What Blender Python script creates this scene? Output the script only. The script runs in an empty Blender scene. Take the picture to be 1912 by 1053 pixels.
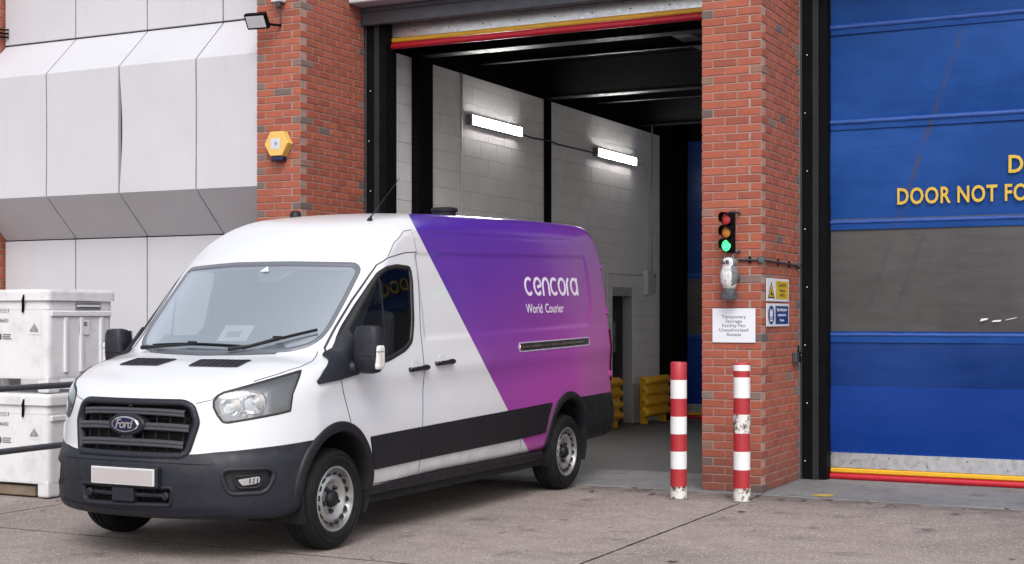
import bpy, bmesh, math, random
import numpy as np
from mathutils import Vector, Matrix
from mathutils.geometry import delaunay_2d_cdt

random.seed(7); np.random.seed(7)
SC = bpy.context.scene
COL = SC.collection
R = math.radians

# ---------------------------------------------------------------- camera, sky, sun, exposure
cam_d = bpy.data.cameras.new('camera'); cam = bpy.data.objects.new('camera', cam_d); COL.objects.link(cam)
cam_d.sensor_width = 36; cam_d.sensor_fit = 'HORIZONTAL'; cam_d.lens = 2683/1912*36
cam_d.shift_y = 63.5/1912; cam_d.clip_end = 2000
cam.location = (3.74, -12.44, 1.58); cam.rotation_euler = (R(90), 0, R(26.6))
SC.camera = cam

SUN_EL, SUN_AZ = 46, 151          # degrees; azimuth measured clockwise from +Y
W = bpy.data.worlds.new('World'); SC.world = W; W.use_nodes = True
nt = W.node_tree; bgn = nt.nodes['Background']
sky = nt.nodes.new('ShaderNodeTexSky'); sky.sky_type = 'NISHITA'; sky.sun_disc = False
sky.sun_elevation = R(SUN_EL); sky.sun_rotation = R(SUN_AZ); sky.air_density = 1.0; sky.dust_density = 3.0; sky.ozone_density = 1.0
hs = nt.nodes.new('ShaderNodeHueSaturation'); hs.inputs['Saturation'].default_value = .30
nt.links.new(sky.outputs[0], hs.inputs['Color']); nt.links.new(hs.outputs[0], bgn.inputs[0])
bgn.inputs[1].default_value = .15
sun_d = bpy.data.lights.new('sun', 'SUN'); sun_d.energy = .68; sun_d.angle = R(28); sun_d.color = (1, .98, .965)
sun = bpy.data.objects.new('sun', sun_d); COL.objects.link(sun)
_a, _e = R(SUN_AZ), R(SUN_EL)
sun.rotation_euler = Vector((math.sin(_a)*math.cos(_e), math.cos(_a)*math.cos(_e), math.sin(_e))).to_track_quat('Z', 'Y').to_euler()
SC.view_settings.view_transform = 'Standard'; SC.view_settings.look = 'None'
SC.view_settings.exposure = .68; SC.view_settings.gamma = 1; SC.view_settings.use_curve_mapping = False

# ---------------------------------------------------------------- materials
def lin(h):                                             # '#rrggbb' -> linear
    c = [int(h[i:i+2], 16)/255 for i in (1, 3, 5)]
    return tuple(((v+.055)/1.055)**2.4 if v > .04045 else v/12.92 for v in c)

class NT:
    def __init__(s, name):
        s.m = bpy.data.materials.new(name); s.m.use_nodes = True; s.t = s.m.node_tree
        s.b = s.t.nodes['Principled BSDF']; s.o = s.t.nodes['Material Output']
    def n(s, kind, **kw):
        d = s.t.nodes.new('ShaderNode'+kind)
        for k, v in kw.items():
            if k in d.inputs.keys(): d.inputs[k].default_value = v
            else: setattr(d, k, v)
        return d
    def l(s, a, b): s.t.links.new(a, b)
    def coord(s, kind='Object', scale=(1, 1, 1)):
        tc = s.n('TexCoord'); mp = s.n('Mapping'); mp.inputs['Scale'].default_value = scale
        s.l(tc.outputs[kind], mp.inputs[0]); return mp.outputs[0]
    def noise(s, vec, scale, detail=4, rough=.6):
        q = s.n('TexNoise'); q.inputs['Scale'].default_value = scale; q.inputs['Detail'].default_value = detail; q.inputs['Roughness'].default_value = rough
        s.l(vec, q.inputs['Vector']); return q.outputs['Fac']
    def ramp(s, fac, stops):
        r = s.n('ValToRGB'); e = r.color_ramp.elements
        while len(e) < len(stops): e.new(.5)
        for i, (p, c) in enumerate(stops):
            e[i].position = p; e[i].color = (*c, 1) if len(c) == 3 else c
        s.l(fac, r.inputs[0]); return r.outputs[0]
    def mix(s, fac, a, b, mode='MIX'):
        m = s.n('Mix'); m.data_type = 'RGBA'; m.blend_type = mode
        for v, i in ((fac, 0), (a, 6), (b, 7)):
            if hasattr(v, 'is_output'): s.l(v, m.inputs[i])
            else: m.inputs[i].default_value = v if i == 0 else (*v, 1)
        return m.outputs[2]
    def bump(s, h, strength=.3, dist=.01):
        b = s.n('Bump'); b.inputs['Strength'].default_value = strength; b.inputs['Distance'].default_value = dist
        s.l(h, b.inputs['Height']); s.l(b.outputs[0], s.b.inputs['Normal'])
    def set(s, **kw):
        for k, v in kw.items(): s.b.inputs[k.replace('_', ' ')].default_value = v
        return s

def pmat(name, col, rough=.5, var=.12, scale=4, metal=0, bump=0, bscale=60, coat=0, spec=.5, dirt=None, dscale=3, dlo=.55, dhi=.75, coord='Object', rvar=.12):
    """plain surface: base colour with gentle mottling, optional dirt patches and fine relief"""
    if isinstance(col, str): col = lin(col)
    s = NT(name); v = s.coord(coord)
    n1 = s.noise(v, scale, 5)
    c = s.ramp(n1, [(.25, tuple(x*(1-var) for x in col)), (.75, tuple(min(1, x*(1+var*.6)) for x in col))])
    if dirt is not None:
        if isinstance(dirt, str): dirt = lin(dirt)
        f = s.ramp(s.noise(v, dscale, 8, .7), [(dlo, (0, 0, 0)), (dhi, (1, 1, 1))])
        c = s.mix(f, c, dirt)
    s.l(c, s.b.inputs['Base Color'])
    rr = s.ramp(s.noise(v, scale*2.3, 4), [(.3, (max(0, rough-rvar),)*3), (.7, (min(1, rough+rvar),)*3)])
    s.l(rr, s.b.inputs['Roughness'])
    s.set(Metallic=metal); s.b.inputs['Specular IOR Level'].default_value = spec
    s.b.inputs['Coat Weight'].default_value = coat; s.b.inputs['Coat Roughness'].default_value = .06
    if bump: s.bump(s.noise(v, bscale, 4, .7), bump, .004)
    return s.m

def emat(name, col, strength):
    s = NT(name); s.b.inputs['Base Color'].default_value = (*col, 1)
    s.b.inputs['Emission Color'].default_value = (*col, 1); s.b.inputs['Emission Strength'].default_value = strength
    return s.m

# ---------------------------------------------------------------- mesh helpers
class MB:
    """collects shapes; build() links them as ONE mesh object"""
    def __init__(s): s.v = []; s.f = []; s.sm = []
    def add(s, v, f, smooth=False):
        o = len(s.v); s.v += [tuple(p) for p in v]; s.f += [tuple(i+o for i in q) for q in f]; s.sm += [smooth]*len(f); return s
    def box(s, lo, hi, M=None):
        (a, b, c), (d, e, g) = lo, hi
        v = [Vector(p) for p in ((a, b, c), (d, b, c), (d, e, c), (a, e, c), (a, b, g), (d, b, g), (d, e, g), (a, e, g))]
        if M: v = [M @ p for p in v]
        return s.add(v, [(0, 3, 2, 1), (4, 5, 6, 7), (0, 1, 5, 4), (1, 2, 6, 5), (2, 3, 7, 6), (3, 0, 4, 7)])
    def cbox(s, lo, hi, c=.01, M=None):
        """box with chamfered edges"""
        lo, hi = Vector(lo), Vector(hi); bm = bmesh.new()
        bmesh.ops.create_cube(bm, size=1)
        for q in bm.verts: q.co = Vector(((lo[i]+hi[i])/2+q.co[i]*(hi[i]-lo[i])) for i in range(3))
        bmesh.ops.bevel(bm, geom=bm.edges[:], offset=c, segments=1 if c < .012 else 2, affect='EDGES', profile=.5)
        bm.verts.index_update()
        v = [M @ q.co if M else q.co.copy() for q in bm.verts]; f = [[w.index for w in q.verts] for q in bm.faces]; bm.free()
        return s.add(v, f)
    def tube(s, path, r, seg=10, cap=True, rs=None):
        P = [Vector(p) for p in path]; n = len(P); v = []; f = []
        prev = None
        for i, p in enumerate(P):
            t = (P[min(i+1, n-1)]-P[max(i-1, 0)]).normalized()
            if prev is None:
                u = t.cross(Vector((0, 0, 1)))
                if u.length < .1: u = t.cross(Vector((1, 0, 0)))
            else: u = prev-t*prev.dot(t)
            u.normalize(); prev = u; w = t.cross(u); q = rs[i] if rs else r
            v += [p+(u*math.cos(2*math.pi*k/seg)+w*math.sin(2*math.pi*k/seg))*q for k in range(seg)]
        for i in range(n-1):
            for k in range(seg):
                a, b = i*seg+k, i*seg+(k+1) % seg; f.append((a, b, b+seg, a+seg))
        s.add(v, f, True)
        if cap:
            o = len(s.v)-n*seg
            s.f += [tuple(o+k for k in reversed(range(seg))), tuple(o+(n-1)*seg+k for k in range(seg))]; s.sm += [False]*2
        return s
    def lathe(s, prof, seg=24, M=None, smooth=True, cap=True):
        """prof: (radius, height) turned about local Z"""
        v = []; f = []; n = len(prof)
        for r, z in prof:
            v += [Vector((r*math.cos(2*math.pi*k/seg), r*math.sin(2*math.pi*k/seg), z)) for k in range(seg)]
        for i in range(n-1):
            for k in range(seg):
                a, b = i*seg+k, i*seg+(k+1) % seg; f.append((a, b, b+seg, a+seg))
        if M: v = [M @ p for p in v]
        s.add(v, f, smooth)
        if cap:
            o = len(s.v)-n*seg
            if prof[0][0] > 1e-4: s.f.append(tuple(o+k for k in reversed(range(seg)))); s.sm.append(False)
            if prof[-1][0] > 1e-4: s.f.append(tuple(o+(n-1)*seg+k for k in range(seg))); s.sm.append(False)
        return s
    def prism(s, poly, y0, y1, fr=None):
        """2-D polygon (a,b) extruded; fr maps (a,b,depth) to a point"""
        fr = fr or (lambda a, b, d: (a, d, b)); n = len(poly)
        v = [fr(a, b, y0) for a, b in poly]+[fr(a, b, y1) for a, b in poly]
        f = [tuple(range(n)), tuple(reversed(range(n, 2*n)))]+[(i, i+n, (i+1) % n+n, (i+1) % n) for i in range(n)]
        return s.add(v, f)
    def build(s, name, mat, parent=None, fix=True):
        me = bpy.data.meshes.new(name); me.from_pydata([tuple(p) for p in s.v], [], s.f)
        me.polygons.foreach_set('use_smooth', s.sm)
        if fix:
            bm = bmesh.new(); bm.from_mesh(me); bmesh.ops.recalc_face_normals(bm, faces=bm.faces[:])
            for e in bm.edges:
                if len(e.link_faces) == 2 and e.calc_face_angle(0) > .7: e.smooth = False
            bm.to_mesh(me); bm.free()
        return obj(name, me, mat, parent)

def obj(name, me, mat=None, parent=None):
    o = bpy.data.objects.new(name, me); COL.objects.link(o)
    if mat is not None and len(me.materials) == 0: me.materials.append(mat)
    if parent is not None:
        o.parent = parent; r = parent
        if not parent.get('local'):
            o.location = -parent.location if parent.type == 'EMPTY' else (0, 0, 0)
    return o

def tag(o, label=None, cat=None, group=None, kind=None):
    if label: o['label'] = label
    if cat: o['category'] = cat
    if group: o['group'] = group
    if kind: o['kind'] = kind
    return o

def thing(name, label, cat, loc=(0, 0, 0), group=None, local=False):
    """an Empty at the thing's base; its parts are written in world coordinates unless local"""
    o = bpy.data.objects.new(name, None); COL.objects.link(o); o.location = loc; o.empty_display_size = .2
    if local: o['local'] = 1
    return tag(o, label, cat, group)

def text_mesh(body, size, font_scale=(1, 1), align='CENTER', bold=0.0, depth=.0008, space=1.0, lspace=1.0):
    c = bpy.data.curves.new('text', 'FONT'); c.body = body; c.size = size; c.align_x = align; c.align_y = 'CENTER'
    c.extrude = depth; c.offset = bold; c.space_character = space; c.space_line = lspace; c.resolution_u = 3
    o = bpy.data.objects.new('text', c); COL.objects.link(o)
    dg = bpy.context.evaluated_depsgraph_get(); dg.update()
    me = bpy.data.meshes.new_from_object(o.evaluated_get(dg)); bpy.data.objects.remove(o)
    for v in me.vertices: v.co.x *= font_scale[0]; v.co.y *= font_scale[1]
    return me

def place_text(name, body, size, mat, parent, origin, right, up, **kw):
    me = text_mesh(body, size, **kw); r, u = Vector(right).normalized(), Vector(up).normalized(); n = r.cross(u); og = Vector(origin)
    for v in me.vertices: v.co = og+r*v.co.x+u*v.co.y+n*v.co.z
    me.materials.clear()
    return obj(name, me, mat, parent)
# ---------------------------------------------------------------- shared materials
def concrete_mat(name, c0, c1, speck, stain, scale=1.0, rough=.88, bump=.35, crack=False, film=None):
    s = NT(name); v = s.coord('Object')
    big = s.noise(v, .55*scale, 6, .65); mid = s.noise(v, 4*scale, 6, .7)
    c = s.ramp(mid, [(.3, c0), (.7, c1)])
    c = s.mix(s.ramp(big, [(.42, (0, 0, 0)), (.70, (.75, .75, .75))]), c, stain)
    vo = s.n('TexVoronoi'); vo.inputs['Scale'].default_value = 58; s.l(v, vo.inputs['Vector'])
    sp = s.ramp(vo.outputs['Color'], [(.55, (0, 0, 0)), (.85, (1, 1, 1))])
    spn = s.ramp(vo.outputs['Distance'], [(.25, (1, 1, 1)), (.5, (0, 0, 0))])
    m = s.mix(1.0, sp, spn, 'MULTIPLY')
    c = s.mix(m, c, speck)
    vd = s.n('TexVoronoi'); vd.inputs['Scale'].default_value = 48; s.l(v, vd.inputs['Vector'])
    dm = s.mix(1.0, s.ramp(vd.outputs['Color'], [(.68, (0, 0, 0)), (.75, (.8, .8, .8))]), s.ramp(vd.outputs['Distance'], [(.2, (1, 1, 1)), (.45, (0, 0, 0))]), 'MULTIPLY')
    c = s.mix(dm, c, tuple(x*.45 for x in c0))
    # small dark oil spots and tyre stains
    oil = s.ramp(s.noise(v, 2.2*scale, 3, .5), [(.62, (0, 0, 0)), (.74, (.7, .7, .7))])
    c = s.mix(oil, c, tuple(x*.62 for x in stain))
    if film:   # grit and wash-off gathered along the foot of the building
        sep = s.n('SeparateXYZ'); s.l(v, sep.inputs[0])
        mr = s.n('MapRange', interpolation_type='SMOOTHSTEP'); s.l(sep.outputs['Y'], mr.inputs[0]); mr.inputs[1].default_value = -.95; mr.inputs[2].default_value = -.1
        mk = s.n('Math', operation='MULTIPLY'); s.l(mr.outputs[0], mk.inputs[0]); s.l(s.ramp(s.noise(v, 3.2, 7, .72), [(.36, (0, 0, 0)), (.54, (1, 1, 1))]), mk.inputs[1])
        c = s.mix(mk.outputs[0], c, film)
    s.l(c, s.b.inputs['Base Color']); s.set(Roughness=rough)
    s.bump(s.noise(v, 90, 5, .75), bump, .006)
    return s.m

M_YARD = concrete_mat('yard_concrete', (.225, .183, .166), (.325, .272, .250), (.58, .52, .48), (.165, .135, .124), film=(.115, .098, .088))
M_APRON = concrete_mat('apron_concrete', (.155, .155, .160), (.225, .222, .225), (.30, .29, .29), (.105, .105, .11), 2.2, .72, .15)
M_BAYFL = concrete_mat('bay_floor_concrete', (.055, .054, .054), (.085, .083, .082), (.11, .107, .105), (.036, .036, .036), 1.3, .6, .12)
M_SOIL = pmat('joint_dirt', (.03, .026, .022), .95, .3, 30)
M_BLACK = pmat('black_steel', (.005, .005, .006), .65, .3, 6, spec=.06)
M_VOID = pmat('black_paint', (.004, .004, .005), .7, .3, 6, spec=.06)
M_DGREY = pmat('dark_grey_paint', '#3a3b40', .5, .15, 5)
M_GREYST = pmat('grey_steel', '#4c4d54', .45, .15, 7, metal=.3)
M_ALU = pmat('brushed_aluminium', (.62, .62, .64), .36, .12, 9, metal=.9, dirt=(.25, .24, .23), dscale=9, dlo=.58, dhi=.8)
M_PANEL = None
def panel_mat():
    s = NT('pale_cladding'); v = s.coord('Object')
    c = s.ramp(s.noise(v, .8, 4), [(.3, lin('#b9b8bd')), (.7, lin('#c1c0c5'))])
    st = s.coord('Object', (7, 7, .35))
    f = s.ramp(s.noise(st, 1.3, 6, .65), [(.60, (0, 0, 0)), (.85, (.22, .22, .22))])
    c = s.mix(f, c, lin('#8f8b8e'))
    s.l(c, s.b.inputs['Base Color']); s.set(Roughness=.55); s.bump(s.noise(v, 160, 3), .04, .003)
    return s.m
M_PANEL = panel_mat()
M_YEL = pmat('safety_yellow', '#d9a41f', .5, .15, 8, dirt='#6b5426', dscale=14, dlo=.62, dhi=.8)
M_RED = pmat('signal_red', '#b0162a', .42, .12, 8)
M_WHITEP = pmat('white_paint', '#dcdcdc', .5, .08, 6)
M_BOLT = pmat('zinc_bolt', (.75, .75, .75), .4, .1, 20, metal=.4)

def brick_mat(name, joined):
    s = NT(name)
    if joined: src = s.n('Attribute', attribute_name='Col').outputs['Color']
    else: src = s.n('ObjectInfo').outputs['Color']
    geo = s.n('NewGeometry').outputs['Position']
    n1 = s.noise(geo, 9, 6, .7)
    c = s.mix(s.ramp(n1, [(.44, (0, 0, 0)), (.75, (.5, .5, .5))]), src, (.115, .052, .042))
    n2 = s.noise(geo, 46, 4, .7)
    c = s.mix(s.ramp(n2, [(.5, (0, 0, 0)), (.8, (.22, .22, .22))]), c, (.45, .24, .17))
    # darker tone mottled into the lowest courses
    sep = s.n('SeparateXYZ'); s.l(geo, sep.inputs[0])
    ad = s.n('Math', operation='MULTIPLY_ADD'); s.l(n1, ad.inputs[0]); ad.inputs[1].default_value = .9; s.l(sep.outputs['Z'], ad.inputs[2])
    lowf = s.ramp(ad.outputs[0], [(.45, (.55, .55, .55)), (1.0, (0, 0, 0))])
    c = s.mix(lowf, c, (.085, .040, .036))
    s.l(c, s.b.inputs['Base Color']); s.set(Roughness=.86); s.bump(s.noise(geo, 120, 5, .75), .5, .004)
    return s.m
M_BRICK = brick_mat('red_brick', False); M_BRICKJ = brick_mat('red_brick_joined', True)
M_MORTAR = pmat('pinkish_mortar', (.34, .235, .20), .95, .22, 9, bump=.4, bscale=140, dirt=(.19, .13, .115), dscale=5)

_boxcache = {}
def box_mesh(dx, dy, dz, ch, mat):
    k = (round(dx, 4), round(dy, 4), round(dz, 4), ch, mat.name)
    if k not in _boxcache:
        mb = MB(); mb.cbox((-dx/2, -dy/2, -dz/2), (dx/2, dy/2, dz/2), ch)
        me = bpy.data.meshes.new('brick'); me.from_pydata([tuple(p) for p in mb.v], [], mb.f); me.materials.append(mat)
        _boxcache[k] = me
    return _boxcache[k]

def joined_boxes(name, items, mat, parent, ch=.004):
    """items: (centre, size, colour) -> ONE mesh with a colour attribute"""
    V = []; Fc = []; C = []
    for c, d, col in items:
        me = box_mesh(*d, ch, mat); o = len(V)
        V += [tuple(v.co+Vector(c)) for v in me.vertices]
        for p in me.polygons: Fc.append(tuple(i+o for i in p.vertices))
        C += [(*col, 1)]*len(me.vertices)
    me = bpy.data.meshes.new(name); me.from_pydata(V, [], Fc); me.materials.append(mat)
    a = me.color_attributes.new('Col', 'FLOAT_COLOR', 'POINT'); a.data.foreach_set('color', np.array(C, np.float32).ravel())
    o = obj(name, me, mat, parent); return tag(o, kind='stuff')

RED = [(.335, .083, .046), (.355, .090, .049), (.32, .080, .046), (.365, .098, .055), (.30, .074, .045), (.34, .088, .052)]
GREY = [(.145, .112, .10), (.19, .135, .115), (.115, .092, .086), (.25, .135, .10)]
def brick_col(half):
    if random.random() < (.30 if half else .02): c = random.choice(GREY)
    else: c = random.choice(RED)
    k = random.uniform(.9, 1.08); return tuple(x*k for x in c)

def brick_pier(label, x0, x1, depth, top, keep, xface_l=True):
    """running-bond pier of solid bricks; keep(cx, cy, z, side) says which bricks become objects of their own"""
    root = thing('brick_pier', label, 'pillar', ((x0+x1)/2, depth/2, 0), 'brick piers of the loading bays')
    MB().box((x0+.006, .006, -.02), (x1-.006, depth-.002, top)).build('mortar', M_MORTAR, root)
    Ls, H, T, J = .215, .065, .1025, .01
    single = []; rest = []
    n = int(top/.075)
    for c in range(n):
        z = c*.075+.005+H/2; odd = c % 2
        row = []
        if odd:
            x = x0
            for L in (T, Ls, Ls): row.append(((x+L/2, T/2), (L, T), L < .2, 'front')); x += L+J
            y = T+J
        else:
            x = x0
            for L in (Ls, Ls): row.append(((x+L/2, T/2), (L, T), False, 'front')); x += L+J
            row.append(((x1-T/2, Ls/2), (T, Ls), True, 'front')); y = Ls+J
        while y < depth-.05:
            L = min(Ls, depth-y); row.append(((x1-T/2, y+L/2), (T, L), L < .15, 'right'))
            row.append(((x0+T/2, y+L/2), (T, L), L < .15, 'left')); y += L+J
        for (cx, cy), (dx, dy), half, side in row:
            j = lambda a: random.uniform(-a, a)
            it = ((cx+j(.0012), cy+j(.0016), z+j(.001)), (dx, dy, H), brick_col(half), side)
            (single if side != 'left' and keep(cx, cy, z, side) else rest).append(it)
    single.sort(key=lambda t: 0 if t[3] == 'front' else 1+abs(t[0][2]-1.6)*.2)
    rest += single[300:]; single = single[:300]
    for ctr, d, col, side in single:
        o = bpy.data.objects.new('brick', box_mesh(*d, .004, M_BRICK)); COL.objects.link(o); o.parent = root
        o.location = Vector(ctr)-root.location; o.color = (*col, 1)
        o.rotation_euler = (random.uniform(-.004, .004), random.uniform(-.006, .006), random.uniform(-.004, .004))
    if rest: joined_boxes('brickwork', [t[:3] for t in rest], M_BRICKJ, root)
    return root

# ---------------------------------------------------------------- ground
g = tag(MB().add([(-90, -120, -.02), (90, -120, -.02), (90, .56, -.02), (-90, .56, -.02)], [(0, 1, 2, 3)]).build('ground', M_SOIL, fix=False), kind='structure')
xs = [-60, -30, -16, -10.1, -5.05, .03, 5.1, 10.2, 16, 30, 60]; ys = [-90, -50, -28, -19, -13.6, -9.1, -4.55, -.13]
for i in range(len(xs)-1):
    for k in range(len(ys)-1):
        gp = .008
        mb = MB(); x0, x1, y0, y1 = xs[i]+gp, xs[i+1]-gp, ys[k]+gp, ys[k+1]-gp
        if k == len(ys)-2 and x1 < -5: y1 = .5
        # gently ragged edges at the joint
        def edge(a, b, fixed, axis, n=60):
            out = []
            for q in range(n):
                t = a+(b-a)*q/n; w = fixed+random.uniform(-.0035, .0035)
                out.append((t, w) if axis == 0 else (w, t))
            return out
        poly = edge(x0, x1, y0, 0)+edge(y0, y1, x1, 1)+edge(x1, x0, y1, 0)+edge(y1, y0, x0, 1)
        m_ = len(poly); inn = [(p[0]+(.003 if p[0] < (x0+x1)/2 else -.003), p[1]+(.003 if p[1] < (y0+y1)/2 else -.003)) for p in poly]
        V = [(a, b, 0) for a, b in inn]+[(a, b, -.005) for a, b in poly]+[(a, b, -.03) for a, b in poly]
        Fs = [tuple(range(m_))]+[(q+m_*r, q+m_*(r+1), (q+1) % m_+m_*(r+1), (q+1) % m_+m_*r)[::-1] for r in (0, 1) for q in range(m_)]
        so = mb.add(V, Fs).build('slab', M_YARD, g); so.data.materials.append(M_SOIL)
        for p_ in so.data.polygons: p_.material_index = 0 if len(p_.vertices) > 4 else 1
ap = tag(MB().cbox((.02, -.115, -.05), (6.0, 2.4, .004), .006).build('apron', M_APRON), kind='structure')
ap2 = tag(MB().cbox((-4.95, -.115, -.05), (.0, 1.25, .004), .006).build('threshold', M_APRON), kind='structure')
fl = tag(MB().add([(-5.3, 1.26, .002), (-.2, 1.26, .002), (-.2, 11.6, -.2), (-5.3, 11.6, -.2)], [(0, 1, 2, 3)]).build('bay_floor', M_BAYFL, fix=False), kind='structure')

# ---------------------------------------------------------------- piers
brick_pier('brick pier with owl figure, traffic light and notices between the two bays', -.5625, 0, 1.2375, 6.0, lambda x, y, z, s: z < 5.25)
brick_pier('brick pier behind the van with yellow alarm box and floodlight', -5.5225, -4.96, 1.2375, 6.0, lambda x, y, z, s: 2.25 < z < 5.35)
brick_pier('brick pier at the far left edge beyond the pale panels', -10.25, -9.6875, .675, 6.0, lambda x, y, z, s: s == 'right' and (2.0 < z < 2.8 or 4.7 < z < 5.4))

# ---------------------------------------------------------------- pale folded cladding
cl = thing('panelled_wall', 'pale grey wall of large folded panels left of the brick pier', 'wall', (-7.6, .5, 0))
MB().box((-9.68, .60, 0), (-5.53, .70, 6.5)).build('backing', M_VOID, cl)
JX = [-9.68, -8.54, -7.45, -6.36, -5.528]; gp = .010
for i in range(4):
    a, b = JX[i]+gp, JX[i+1]-(gp if i < 3 else 0)
    for z0, z1, nm in ((4.885, 6.4, 'panel'), (.06, 2.488, 'panel')):
        MB().cbox((a, .50, z0), (b, .56, z1), .004).build(nm, M_PANEL, cl)
    # folded panel: slope out, face, slope back
    prof = [(.515, 4.868), (.03, 4.387)]+[(.03+.006*math.sin(math.pi*t/12), 4.387-(4.387-2.966)*t/12) for t in range(1, 12)]+[(.03, 2.966), (.515, 2.503)]
    V = []; n = len(prof)
    for k, (y, z) in enumerate(prof):
        t = (k-1)/12; bow = math.sin(math.pi*t)**1.3 if 0 < t < 1 else 0
        al = a+(.036*bow if i == 2 else 0); br = b-(.006*bow if i == 1 else 0)
        V += [(al, y-(.0 if i != 1 else 0), z), (br, y, z), (br, y+.05, z-.0), (al, y+.05, z)]
    Fs = []
    for k in range(n-1):
        for q in range(4): Fs.append((k*4+q, k*4+(q+1) % 4, (k+1)*4+(q+1) % 4, (k+1)*4+q))
    Fs += [(0, 1, 2, 3), tuple((n-1)*4+q for q in (3, 2, 1, 0))]
    MB().add(V, Fs).build('folded_panel', M_PANEL, cl)
# three small cables clipped to the far-left pier
for k in range(3):
    z = 4.98+.045*k
    tag(MB().tube([(-9.70, .05, z), (-9.66, .2, z), (-9.655, .46, z), (-9.60, .485, z)], .011, 8).build('cable', M_BLACK),
        ['lowest of three black cables round the far-left pier', 'middle of three black cables round the far-left pier', 'topmost of three black cables round the far-left pier'][k], 'cable', 'cables on the far-left pier')

# ---------------------------------------------------------------- heads of the two bays
fa = tag(MB().cbox((-4.958, .90, 5.02), (-.5645, 1.24, 6.0), .01).build('fascia_beam', M_PANEL), 'pale grey beam above the open bay', 'beam')
fb = tag(MB().cbox((.002, .90, 5.02), (4.85, 1.24, 6.0), .01).build('fascia_beam', M_PANEL), 'pale grey beam above the bay of the large blue door', 'beam')
lt = thing('shutter_housing', 'dark grey steel housing over the open bay', 'shutter box', (-2.76, 1.3, 4.82))
MB().cbox((-4.955, 1.16, 4.82), (-.57, 1.235, 5.015), .01).build('front_plate', M_GREYST, lt)
MB().box((-4.955, 1.245, 4.85), (-.57, 1.36, 5.6)).build('casing', M_BLACK, lt)
MB().cbox((-4.955, 1.135, 4.962), (-.57, 1.158, 5.015), .006).build('rib', M_GREYST, lt)

M_TRACK = pmat('track_grey', (.022, .023, .027), .55, .2, 6, spec=.2)
def guide(label, xa, sgn, zt, group):
    """door guide rail: black channel, grey track strip, row of bolts"""
    t = thing('door_guide', label, 'door frame', (xa, 1.3, 0), group)
    X = lambda u: xa+sgn*u
    def bx(u0, u1, y0, y1, nm, m, ch=.004):
        MB().cbox((min(X(u0), X(u1)), y0, .0), (max(X(u0), X(u1)), y1, zt), ch).build(nm, m, t)
    bx(.002, .125, 1.245, 1.50, 'channel', M_BLACK); bx(.127, .185, 1.232, 1.48, 'track', M_TRACK); bx(.187, .262, 1.262, 1.50, 'channel', M_BLACK)
    bx(-.014+.016, .022, 1.2395, 1.2445, 'seal', M_DGREY, .001)
    for k in range(int(zt/.56)):
        z = .18+.56*k; u = .055+(.02 if k % 2 else 0)
        MB().lathe([(.007, 0), (.007, .004), (.004, .007)], 8, Matrix.Translation((X(u), 1.244, z)) @ Matrix.Rotation(R(90), 4, 'X')).build('bolt', M_BOLT, t)
    return t
guide('black door guide on the left jamb of the open bay', -4.96, 1, 4.85, 'door guides')
guide('black door guide on the right jamb of the open bay behind the pier', -.5625, -1, 4.85, 'door guides')
guide('black door guide between right pier and blue door', 0, 1, 6.0, 'door guides')
sh = thing('roller_shutter', 'raised roller shutter with yellow and red bottom edge over the open bay', 'shutter', (-2.76, 1.42, 4.6))
MB().cbox((-4.70, 1.40, 4.70), (-.83, 1.425, 5.3), .003).build('bottom_plate', M_ALU, sh)
MB().cbox((-4.70, 1.385, 4.652), (-.83, 1.43, 4.699), .008).build('yellow_strip', M_YEL, sh)
MB().tube([(-4.71, 1.405, 4.612), (-2.5, 1.405, 4.610), (-.83, 1.405, 4.612)], .036, 14).build('red_edge', M_RED, sh)
for k in range(9):
    MB().lathe([(.008, 0), (.008, .004)], 8, Matrix.Translation((-4.4+.43*k, 1.4, 4.76)) @ Matrix.Rotation(R(90), 4, 'X')).build('bolt', M_DGREY, sh)

# ---------------------------------------------------------------- inside of the open bay
def block_mat(name, joined):
    s = NT(name); geo = s.n('NewGeometry').outputs['Position']
    src = s.n('Attribute', attribute_name='Col').outputs['Color'] if joined else s.n('ObjectInfo').outputs['Color']
    n1 = s.noise(geo, 3, 6, .65)
    c = s.mix(s.ramp(n1, [(.45, (0, 0, 0)), (.8, (.25, .25, .25))]), src, (.5, .47, .45))
    s.l(c, s.b.inputs['Base Color']); s.set(Roughness=.6); s.bump(s.noise(geo, 70, 5, .7), .35, .006)
    return s.m
M_BLOCK = block_mat('painted_block', False); M_BLOCKJ = block_mat('painted_block_joined', True)
M_BJOINT = pmat('painted_joint', (.36, .355, .35), .75, .12, 5)
bw = thing('block_wall', 'white painted blockwork wall inside the open bay with lit tube lights', 'wall', (-5.1, 6, -.2))
MB().box((-5.3, 1.5, -.3), (-4.9495, 8.42, 4.64)).box((-5.3, 9.27, -.3), (-4.9495, 10.5, 4.64)).box((-5.3, 8.42, 1.92), (-4.9495, 9.27, 4.64)).build('joint_bed', M_BJOINT, bw)
single = []; rest = []
for c in range(22):
    z0 = -.21+.225*c; h = min(.221, 4.64-z0)
    if h < .05: continue
    y = 1.52-(.225 if c % 2 else 0)
    while y < 10.49:
        ya, yb = max(y, 1.52), min(y+.4465, 10.50)
        y += .45
        segs = [(ya, yb)]
        if z0 < 1.9:
            segs = [s_ for s_ in ((ya, min(yb, 8.42)), (max(ya, 9.27), yb)) if s_[1]-s_[0] > .04]
        for a, b in segs:
            if b-a < .04: continue
            k = random.uniform(.97, 1.02); col = (.76*k, .745*k, .735*k)
            it = ((-4.97+random.uniform(-.0012, .0012), (a+b)/2, z0+h/2), (.05, b-a, h), col)
            (single if z0 > 2.15 or a > 7.3 else rest).append(it)
rest += single[300:]
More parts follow.
